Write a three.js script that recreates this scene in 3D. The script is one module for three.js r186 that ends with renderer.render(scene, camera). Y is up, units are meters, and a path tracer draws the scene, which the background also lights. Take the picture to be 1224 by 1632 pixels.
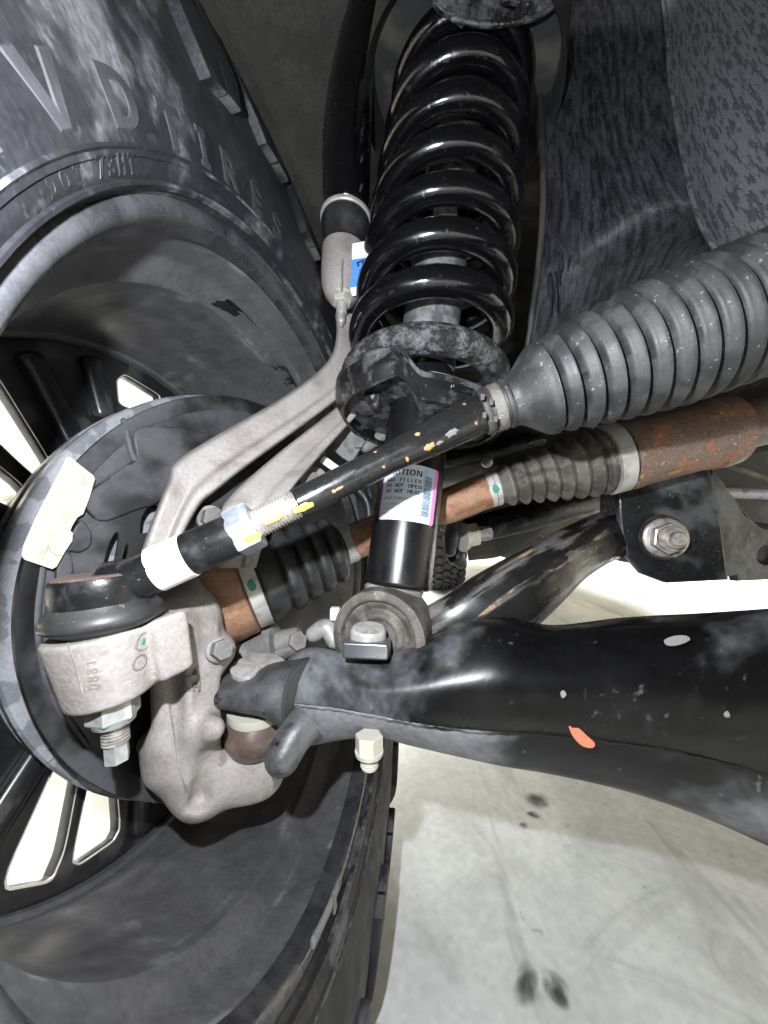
import * as THREE from 'three';
import { mergeGeometries } from 'three/addons/utils/BufferGeometryUtils.js';
import { RectAreaLightUniformsLib } from 'three/addons/lights/RectAreaLightUniformsLib.js';
import { FontLoader } from 'three/addons/loaders/FontLoader.js';
import { TextGeometry } from 'three/addons/geometries/TextGeometry.js';
import { RoundedBoxGeometry } from 'three/addons/geometries/RoundedBoxGeometry.js';

/* ------------------------------------------------------------------ camera, light, exposure */
const F = 590, CX = 612, CY = 816, H = 0.47;            // phone ultra-wide lens, held 0.47 m above the floor
const scene = new THREE.Scene();
const camera = new THREE.PerspectiveCamera(2 * Math.atan(816 / F) * 180 / Math.PI, 0.75, 0.01, 60);
camera.position.set(0, H, 0);
camera.lookAt(0, H, -1);
scene.add(camera);
const renderer = new THREE.WebGLRenderer({ antialias: true });
renderer.setSize(768, 1024);
renderer.toneMapping = THREE.LinearToneMapping;
renderer.toneMappingExposure = 1.6;
renderer.shadowMap.enabled = true;
scene.background = new THREE.Color(0.02, 0.02, 0.02);
RectAreaLightUniformsLib.init();
const flash = new THREE.PointLight(new THREE.Color(0.935, 0.965, 1.02), 0.44, 0, 2);   // the phone's flash, just above the lens
flash.name = 'phone_flash';
flash.position.set(-0.04, H + 0.055, -0.02);
flash.castShadow = true; flash.shadow.radius = 0.2;
scene.add(flash);

/* ------------------------------------------------------------------ helpers */
const V = (x, y, z) => new THREE.Vector3(x, y, z);
const P = (px, py, d) => V((px - CX) / F * d, H - (py - CY) / F * d, -d);
const EYE = V(0, H, 0);
function onPlane(px, py, C, n) {
  const r = V((px - CX) / F, -(py - CY) / F, -1), t = C.clone().sub(EYE).dot(n) / r.dot(n);
  return EYE.clone().addScaledVector(r, t);
}
let seed = 7;
const rnd = () => { seed = (seed + 0x6d2b79f5) | 0; let t = Math.imul(seed ^ (seed >>> 15), 1 | seed); t = (t + Math.imul(t ^ (t >>> 7), 61 | t)) ^ t; return ((t ^ (t >>> 14)) >>> 0) / 4294967296; };
// crease-aware normals for parts that are millimetres in size
function toCreasedNormals(geo, angle) {
  const g = geo.index ? geo.toNonIndexed() : geo, p = g.attributes.position, n = p.count, fn = [], map = new Map(), lim = Math.cos(angle), key = (i) => Math.round(p.getX(i) * 2e5) + '_' + Math.round(p.getY(i) * 2e5) + '_' + Math.round(p.getZ(i) * 2e5), keys = [];
  const A = new THREE.Vector3(), B = new THREE.Vector3(), C = new THREE.Vector3();
  for (let i = 0; i < n; i += 3) {
    A.fromBufferAttribute(p, i); B.fromBufferAttribute(p, i + 1); C.fromBufferAttribute(p, i + 2);
    const c = B.clone().sub(A).cross(C.clone().sub(A)), L = c.length(); fn.push([c, L > 1e-14 ? c.clone().divideScalar(L) : null]);
    for (let k = 0; k < 3; k++) { const q = key(i + k); keys.push(q); const l = map.get(q); l ? l.push(i / 3) : map.set(q, [i / 3]); }
  }
  const nor = new Float32Array(n * 3), v = new THREE.Vector3();
  for (let i = 0; i < n; i++) {
    const f = fn[i / 3 | 0][1]; v.set(0, 0, 0);
    for (const t of map.get(keys[i])) if (fn[t][1] && (!f || fn[t][1].dot(f) > lim)) v.add(fn[t][0]);
    if (v.lengthSq() < 1e-24) v.copy(f ?? A.set(0, 1, 0)); v.normalize(); nor[i * 3] = v.x; nor[i * 3 + 1] = v.y; nor[i * 3 + 2] = v.z;
  }
  g.setAttribute('normal', new THREE.BufferAttribute(nor, 3));
  return g;
}
const clamp = (x, a = 0, b = 1) => Math.min(b, Math.max(a, x));
const ss = (a, b, x) => { const t = clamp((x - a) / (b - a)); return t * t * (3 - 2 * t); };
const lerp = (a, b, t) => a + (b - a) * t;
const names = {};
function numbered(n) { names[n] = (names[n] ?? -1) + 1; return names[n] ? n + '_' + String(names[n]).padStart(3, '0') : n; }
function mesh(name, geo, mat, parent) {
  const m = new THREE.Mesh(geo, mat);
  m.name = parent ? name : numbered(name); m.castShadow = m.receiveShadow = true;
  (parent ?? scene).add(m);
  return m;
}
function thing(name, label, category, group) {
  const o = new THREE.Group(); o.name = numbered(name); o.userData = { label, category };
  if (group) o.userData.group = group;
  scene.add(o); return o;
}
function struct(name, geo, mat) { const m = mesh(name, geo, mat); m.userData.kind = 'structure'; return m; }
function tag(m, label, category, group) { m.userData = { label, category }; if (group) m.userData.group = group; return m; }

// Catmull-Rom through rows of numbers
function crow(p0, p1, p2, p3, t) {
  return p1.map((_, k) => { const a = p0[k], b = p1[k], c = p2[k], d = p3[k]; return 0.5 * (2 * b + (c - a) * t + (2 * a - 5 * b + 4 * c - d) * t * t + (3 * b - a - 3 * c + d) * t * t * t); });
}
function spline(rows, sub, closed = false) {
  const n = rows.length, out = [], g = (i) => closed ? rows[(i + n) % n] : (i < 0 ? rows[0].map((x, k) => 2 * x - rows[1][k]) : i >= n ? rows[n - 1].map((x, k) => 2 * x - rows[n - 2][k]) : rows[i]);
  for (let i = 0; i < (closed ? n : n - 1); i++) for (let s = 0; s < sub; s++) out.push(crow(g(i - 1), g(i), g(i + 1), g(i + 2), s / sub));
  if (!closed) out.push(rows[n - 1].slice());
  return out;
}
// grid of V3 rows -> geometry with uv in metres
function gridGeo(rows, closedV, caps) {
  const nu = rows.length, nv = rows[0].length, pos = [], uv = [], idx = [], W = closedV ? nv + 1 : nv;
  let u = 0;
  for (let i = 0; i < nu; i++) {
    if (i) { let s = 0; for (let j = 0; j < nv; j++) s += rows[i][j].distanceTo(rows[i - 1][j]); u += s / nv; }
    let v = 0;
    for (let j = 0; j < W; j++) {
      const p = rows[i][j % nv];
      if (j) v += p.distanceTo(rows[i][(j - 1) % nv]);
      pos.push(p.x, p.y, p.z); uv.push(u, v);
    }
  }
  for (let i = 0; i < nu - 1; i++) for (let j = 0; j < W - 1; j++) { const a = i * W + j, b = a + 1, c = a + W, d = c + 1; idx.push(a, c, b, b, c, d); }
  if (caps) for (const i of [0, nu - 1]) {
    const c = V(0, 0, 0); rows[i].forEach((p) => c.add(p)); c.multiplyScalar(1 / nv);
    const k = pos.length / 3; pos.push(c.x, c.y, c.z); uv.push(0, 0);
    for (let j = 0; j < nv; j++) { const p = rows[i][j]; pos.push(p.x, p.y, p.z); uv.push(p.x, p.y); }
    for (let j = 0; j < nv; j++) { const a = k + 1 + j, b = k + 1 + (j + 1) % nv; i ? idx.push(k, b, a) : idx.push(k, a, b); }
  }
  const g = new THREE.BufferGeometry();
  g.setAttribute('position', new THREE.Float32BufferAttribute(pos, 3));
  g.setAttribute('uv', new THREE.Float32BufferAttribute(uv, 2));
  g.setIndex(idx);
  g.computeVertexNormals();
  if (closedV) { // weld the seam's normals
    const nr = g.attributes.normal;
    for (let i = 0; i < nu; i++) { const a = i * W, b = a + W - 1; const s = V(nr.getX(a) + nr.getX(b), nr.getY(a) + nr.getY(b), nr.getZ(a) + nr.getZ(b)).normalize(); nr.setXYZ(a, s.x, s.y, s.z); nr.setXYZ(b, s.x, s.y, s.z); }
  }
  return g;
}
// sections: arrays of V3
function loft(sections, { su = 6, sv = 4, caps = true, closed = true } = {}) {
  const flat = sections.map((s) => spline(s.map((p) => [p.x, p.y, p.z]), sv, closed));
  const across = spline(flat.map((s) => s.flat()), su);
  return gridGeo(across.map((r) => { const o = []; for (let i = 0; i < r.length; i += 3) o.push(V(r[i], r[i + 1], r[i + 2])); return o; }), closed, caps);
}
// tube through V3 points with radii [up, side]
function sweepV(pts, { sub = 8, seg = 24, up = V(0, 1, 0), round = [1, 1], pow = 2 } = {}) {
  const rows = spline(pts.map(([p, a, b]) => [p.x, p.y, p.z, a, b ?? a]), sub);
  const C = rows.map((r) => V(r[0], r[1], r[2]));
  const rings = [];
  let N = up.clone();
  const ring = (c, N, B, a, b) => { const o = []; for (let k = 0; k < seg; k++) { const th = k / seg * 2 * Math.PI, cx = Math.cos(th), sx = Math.sin(th), f = Math.pow(Math.abs(cx) ** pow + Math.abs(sx) ** pow, -1 / pow); o.push(c.clone().addScaledVector(N, cx * f * a).addScaledVector(B, sx * f * b)); } return o; };
  for (let i = 0; i < C.length; i++) {
    const T = C[Math.min(i + 1, C.length - 1)].clone().sub(C[Math.max(i - 1, 0)]).normalize();
    N = N.clone().addScaledVector(T, -N.dot(T)).normalize();
    const B = T.clone().cross(N), [a, b] = [rows[i][3], rows[i][4]];
    if (i === 0 && round[0]) for (let k = 5; k > 0; k--) { const q = k / 5.2 * Math.PI / 2; rings.push(ring(C[i].clone().addScaledVector(T, -Math.sin(q) * Math.min(a, b) * round[0]), N, B, a * Math.cos(q), b * Math.cos(q))); }
    rings.push(ring(C[i], N, B, a, b));
    if (i === C.length - 1 && round[1]) for (let k = 1; k <= 5; k++) { const q = k / 5.2 * Math.PI / 2; rings.push(ring(C[i].clone().addScaledVector(T, Math.sin(q) * Math.min(a, b) * round[1]), N, B, a * Math.cos(q), b * Math.cos(q))); }
  }
  return gridGeo(rings, true, true);
}
const sweep = (pts, o) => sweepV(pts.map(([x, y, d, a, b]) => [P(x, y, d), a, b]), o);
// solid of revolution: profile [[s, r]...] in metres along dir from A
function revolve(A, dir, prof, { seg = 48, crease = 0.7, sub = 0 } = {}) {
  const pr = sub ? spline(prof, sub) : prof;
  let g = new THREE.LatheGeometry(pr.map(([s, r]) => new THREE.Vector2(Math.max(r, 1e-5), s)), seg);
  const uv = g.attributes.uv, rm = Math.max(...pr.map((p) => p[1]));
  let L = [0]; for (let i = 1; i < pr.length; i++) L.push(L[i - 1] + Math.hypot(pr[i][0] - pr[i - 1][0], pr[i][1] - pr[i - 1][1]));
  for (let i = 0; i < uv.count; i++) uv.setXY(i, uv.getX(i) * 2 * Math.PI * rm, L[i % pr.length]);
  if (crease) g = toCreasedNormals(g, crease);
  g.applyQuaternion(new THREE.Quaternion().setFromUnitVectors(V(0, 1, 0), dir.clone().normalize()));
  g.translate(A.x, A.y, A.z);
  return g;
}
function boxUV(g) {
  const q = g.index ? g.toNonIndexed() : g, p = q.attributes.position, n = q.attributes.normal, uv = new Float32Array(p.count * 2);
  for (let i = 0; i < p.count; i += 3) {
    const nx = Math.abs(n.getX(i) + n.getX(i + 1) + n.getX(i + 2)), ny = Math.abs(n.getY(i) + n.getY(i + 1) + n.getY(i + 2)), nz = Math.abs(n.getZ(i) + n.getZ(i + 1) + n.getZ(i + 2));
    for (let k = i; k < i + 3; k++) { const x = p.getX(k), y = p.getY(k), z = p.getZ(k); const c = nx > ny && nx > nz ? [z, y] : ny > nz ? [x, z] : [x, y]; uv[k * 2] = c[0]; uv[k * 2 + 1] = c[1]; }
  }
  q.setAttribute('uv', new THREE.BufferAttribute(uv, 2));
  return q;
}
// flat plate lying in a plane: outline given as points of that plane
function frame(C, n, upHint = V(0, 1, 0)) {
  const Z = n.clone().normalize(); if (Math.abs(Z.dot(upHint)) > 0.98) upHint = V(0, 0, -1);
  const Y = upHint.clone().addScaledVector(Z, -upHint.dot(Z)).normalize(), X = Y.clone().cross(Z);
  return new THREE.Matrix4().makeBasis(X, Y, Z).setPosition(C);
}
function smooth2(pts, sub) { return sub ? spline(pts, sub, true) : pts; }
function plate(outline, C, n, { depth = 0.003, bevel = 0.0006, holes = [], sub = 0, lift = 0, holeSub = 3, curve = 6 } = {}) {
  const M = frame(C, n), I = M.clone().invert();
  const loc = (list) => list.map(([x, y]) => { const q = onPlane(x, y, C, n).applyMatrix4(I); return [q.x, q.y]; });
  const s = new THREE.Shape(smooth2(loc(outline), sub).map((q) => new THREE.Vector2(...q)));
  for (const h of holes) s.holes.push(new THREE.Path(smooth2(loc(h), holeSub).map((q) => new THREE.Vector2(...q))));
  const g = new THREE.ExtrudeGeometry(s, { depth, bevelEnabled: bevel > 0, bevelSize: bevel, bevelThickness: bevel, bevelOffset: -bevel, bevelSegments: 2, curveSegments: curve });
  g.translate(0, 0, lift - depth);
  g.applyMatrix4(M);
  return g;
}
// polygonal prism with chamfered top: nuts and bolt heads
function hexGeo(A, dir, across, h, hole = 0, turn = 0) {
  const R = across / Math.sqrt(3), sh = new THREE.Shape();
  for (let i = 0; i < 6; i++) { const a = turn + i * Math.PI / 3; i ? sh.lineTo(R * Math.cos(a), R * Math.sin(a)) : sh.moveTo(R * Math.cos(a), R * Math.sin(a)); }
  if (hole) { const p = new THREE.Path(); p.absarc(0, 0, hole, 0, 2 * Math.PI, true); sh.holes.push(p); }
  const b = Math.min(h * 0.14, across * 0.06), g = new THREE.ExtrudeGeometry(sh, { depth: h - 2 * b, bevelEnabled: true, bevelSize: b, bevelThickness: b, bevelOffset: -b, bevelSegments: 2, curveSegments: 20 });
  g.translate(0, 0, b);
  g.applyQuaternion(new THREE.Quaternion().setFromUnitVectors(V(0, 0, 1), dir.clone().normalize()));
  g.translate(A.x, A.y, A.z);
  return g;
}
function threadProf(s0, s1, r, pitch, depth) {
  const o = [[s0, 0], [s0, r - depth]];
  for (let s = s0; s < s1 - pitch * 0.9; s += pitch) o.push([s + pitch * 0.1, r - depth], [s + pitch * 0.4, r], [s + pitch * 0.6, r], [s + pitch * 0.9, r - depth]);
  o.push([s1, r - depth], [s1, 0]);
  return o;
}
/* signed-distance castings, meshed by surface nets */
const smin = (a, b, k) => { const h = Math.max(k - Math.abs(a - b), 0) / k; return Math.min(a, b) - h * h * k * 0.25; };
const smax = (a, b, k) => -smin(-a, -b, k);
function sdCone(A, B, ra, rb) { // round cone, approximated by a tapered capsule
  const bx = B.x - A.x, by = B.y - A.y, bz = B.z - A.z, L = bx * bx + by * by + bz * bz;
  return (x, y, z) => { const px = x - A.x, py = y - A.y, pz = z - A.z, t = clamp((px * bx + py * by + pz * bz) / L), qx = px - bx * t, qy = py - by * t, qz = pz - bz * t; return Math.sqrt(qx * qx + qy * qy + qz * qz) - (ra + (rb - ra) * t); };
}
function sdDisc(A, B, ra, rb, round = 0.002) { // capped cone with rounded edges
  const D = B.clone().sub(A), L = D.length(); D.normalize();
  return (x, y, z) => { const px = x - A.x, py = y - A.y, pz = z - A.z, s = px * D.x + py * D.y + pz * D.z, q = Math.sqrt(Math.max(px * px + py * py + pz * pz - s * s, 0)), R = ra + (rb - ra) * clamp(s / L) - round, dx = q - R, dy = Math.abs(s - L / 2) - L / 2 + round; return Math.min(Math.max(dx, dy), 0) + Math.hypot(Math.max(dx, 0), Math.max(dy, 0)) - round; };
}
function sdBox(C, ax, ay, az, hx, hy, hz, r) {
  return (x, y, z) => { const px = x - C.x, py = y - C.y, pz = z - C.z, a = Math.abs(px * ax.x + py * ax.y + pz * ax.z) - hx + r, b = Math.abs(px * ay.x + py * ay.y + pz * ay.z) - hy + r, c = Math.abs(px * az.x + py * az.y + pz * az.z) - hz + r; return Math.hypot(Math.max(a, 0), Math.max(b, 0), Math.max(c, 0)) + Math.min(Math.max(a, b, c), 0) - r; };
}
function sdfMesh(f, lo, hi, h) {
  const nx = Math.ceil((hi.x - lo.x) / h) + 1, ny = Math.ceil((hi.y - lo.y) / h) + 1, nz = Math.ceil((hi.z - lo.z) / h) + 1, D = new Float32Array(nx * ny * nz), at = (i, j, k) => i + nx * (j + ny * k);
  for (let k = 0; k < nz; k++) for (let j = 0; j < ny; j++) for (let i = 0; i < nx; i++) D[at(i, j, k)] = f(lo.x + i * h, lo.y + j * h, lo.z + k * h);
  const vid = new Int32Array(nx * ny * nz).fill(-1), pos = [], idx = [];
  const E = [[0, 1], [0, 2], [0, 4], [1, 3], [1, 5], [2, 3], [2, 6], [3, 7], [4, 5], [4, 6], [5, 7], [6, 7]];
  for (let k = 0; k < nz - 1; k++) for (let j = 0; j < ny - 1; j++) for (let i = 0; i < nx - 1; i++) {
    const c = []; let m = 0;
    for (let q = 0; q < 8; q++) { c[q] = D[at(i + (q & 1), j + (q >> 1 & 1), k + (q >> 2))]; if (c[q] < 0) m |= 1 << q; }
    if (m === 0 || m === 255) continue;
    let n = 0, x = 0, y = 0, z = 0;
    for (const [a, b] of E) if ((c[a] < 0) !== (c[b] < 0)) { const t = c[a] / (c[a] - c[b]); x += lerp(a & 1, b & 1, t); y += lerp(a >> 1 & 1, b >> 1 & 1, t); z += lerp(a >> 2, b >> 2, t); n++; }
    vid[at(i, j, k)] = pos.length / 3;
    pos.push(lo.x + (i + x / n) * h, lo.y + (j + y / n) * h, lo.z + (k + z / n) * h);
  }
  for (let k = 1; k < nz - 1; k++) for (let j = 1; j < ny - 1; j++) for (let i = 1; i < nx - 1; i++) {
    const s = D[at(i, j, k)] < 0;
    const quad = (a, b, c, d, flip) => { if (a < 0 || b < 0 || c < 0 || d < 0) return; flip ? idx.push(a, c, b, a, d, c) : idx.push(a, b, c, a, c, d); };
    if (s !== D[at(i + 1, j, k)] < 0) quad(vid[at(i, j - 1, k - 1)], vid[at(i, j, k - 1)], vid[at(i, j, k)], vid[at(i, j - 1, k)], !s);
    if (s !== D[at(i, j + 1, k)] < 0) quad(vid[at(i - 1, j, k - 1)], vid[at(i - 1, j, k)], vid[at(i, j, k)], vid[at(i, j, k - 1)], !s);
    if (s !== D[at(i, j, k + 1)] < 0) quad(vid[at(i - 1, j - 1, k)], vid[at(i, j - 1, k)], vid[at(i, j, k)], vid[at(i - 1, j, k)], !s);
  }
  const nor = [], e = h * 0.5;
  for (let i = 0; i < pos.length; i += 3) { const [x, y, z] = pos.slice(i, i + 3); const v = V(f(x + e, y, z) - f(x - e, y, z), f(x, y + e, z) - f(x, y - e, z), f(x, y, z + e) - f(x, y, z - e)).normalize(); nor.push(v.x, v.y, v.z); }
  const g = new THREE.BufferGeometry();
  g.setAttribute('position', new THREE.Float32BufferAttribute(pos, 3));
  g.setAttribute('normal', new THREE.Float32BufferAttribute(nor, 3));
  g.setIndex(idx);
  return boxUV(g);
}

/* ------------------------------------------------------------------ procedural surfaces */
const N = 512;
function noiseField(per, oct, sd, gain = 0.5, ax = 1, ay = 1) {
  const out = new Float32Array(N * N); let amp = 1, tot = 0;
  for (let o = 0; o < oct; o++) {
    const px = Math.max(1, Math.round(per * ax)) << o, py = Math.max(1, Math.round(per * ay)) << o;
    if (px > N / 2 || py > N / 2) break;
    const g = new Float32Array(px * py); let s = (sd * 7919 + o * 104729) | 0;
    for (let i = 0; i < g.length; i++) { s = (s + 0x6d2b79f5) | 0; let t = Math.imul(s ^ (s >>> 15), 1 | s); t = (t + Math.imul(t ^ (t >>> 7), 61 | t)) ^ t; g[i] = ((t ^ (t >>> 14)) >>> 0) / 4294967296; }
    for (let y = 0; y < N; y++) { const fy = y / N * py, y0 = Math.floor(fy), ty = fy - y0, sy = ty * ty * (3 - 2 * ty), r0 = y0 % py * px, r1 = (y0 + 1) % py * px;
      for (let x = 0; x < N; x++) { const fx = x / N * px, x0 = Math.floor(fx), tx = fx - x0, sx = tx * tx * (3 - 2 * tx), a = x0 % px, b = (x0 + 1) % px; out[y * N + x] += amp * lerp(lerp(g[r0 + a], g[r0 + b], sx), lerp(g[r1 + a], g[r1 + b], sx), sy); } }
    tot += amp; amp *= gain;
  }
  let mean = 0; for (let i = 0; i < out.length; i++) mean += out[i] / out.length;
  let sdv = 0; for (let i = 0; i < out.length; i++) sdv += (out[i] - mean) ** 2 / out.length;
  sdv = Math.sqrt(sdv);
  for (let i = 0; i < out.length; i++) out[i] = (out[i] - mean) / sdv;       // mean 0, deviation 1
  return out;
}
const NF = { a: noiseField(4, 6, 1), b: noiseField(9, 6, 2), c: noiseField(24, 4, 3), g: noiseField(128, 2, 4), s: noiseField(3, 5, 5, 0.6, 8, 1), t: noiseField(3, 5, 9, 0.6, 1, 8), e: noiseField(12, 4, 11, 0.5, 1, 2.2), k: noiseField(60, 3, 6), l: noiseField(3, 3, 8) };
const srgb = (c) => Math.round(255 * clamp(c <= 0.0031308 ? 12.92 * c : 1.055 * Math.pow(c, 1 / 2.4) - 0.055));
function dataTex(fn, size, color) {
  const d = new Uint8Array(N * N * 4), f = {};
  for (let i = 0; i < N * N; i++) {
    for (const k in NF) f[k] = NF[k][i];
    const c = fn(f, i % N, i / N | 0);
    if (color) { d[i * 4] = srgb(c[0]); d[i * 4 + 1] = srgb(c[1]); d[i * 4 + 2] = srgb(c[2]); } else d[i * 4] = d[i * 4 + 1] = d[i * 4 + 2] = Math.round(255 * clamp(c));
    d[i * 4 + 3] = 255;
  }
  const t = new THREE.DataTexture(d, N, N);
  t.wrapS = t.wrapT = THREE.RepeatWrapping; t.magFilter = THREE.LinearFilter; t.minFilter = THREE.LinearFilter;
  if (color) t.colorSpace = THREE.SRGBColorSpace;
  t.repeat.set(1 / size, 1 / size); t.needsUpdate = true;
  return t;
}
const mix3 = (a, b, t) => [lerp(a[0], b[0], t), lerp(a[1], b[1], t), lerp(a[2], b[2], t)];
function surf(name, size, col, rough, bump, bumpM = 0.0004, extra = {}) {
  const p = { name, color: 0xffffff, ...extra };
  p.map = dataTex(col, size, true);
  if (typeof rough === 'function') { p.roughness = 1; p.roughnessMap = dataTex(rough, size); } else p.roughness = rough;
  if (bump) { p.bumpMap = dataTex(bump, size); p.bumpScale = bumpM; }
  return new (extra.clearcoat || extra.specularIntensity ? THREE.MeshPhysicalMaterial : THREE.MeshStandardMaterial)(p);
}
const plain = (name, r, g, b, roughness, metalness = 0) => new THREE.MeshStandardMaterial({ name, color: new THREE.Color().setRGB(r, g, b), roughness, metalness });
const hb = (f) => 0.5 + 0.2 * f.c + 0.12 * f.g;
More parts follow.
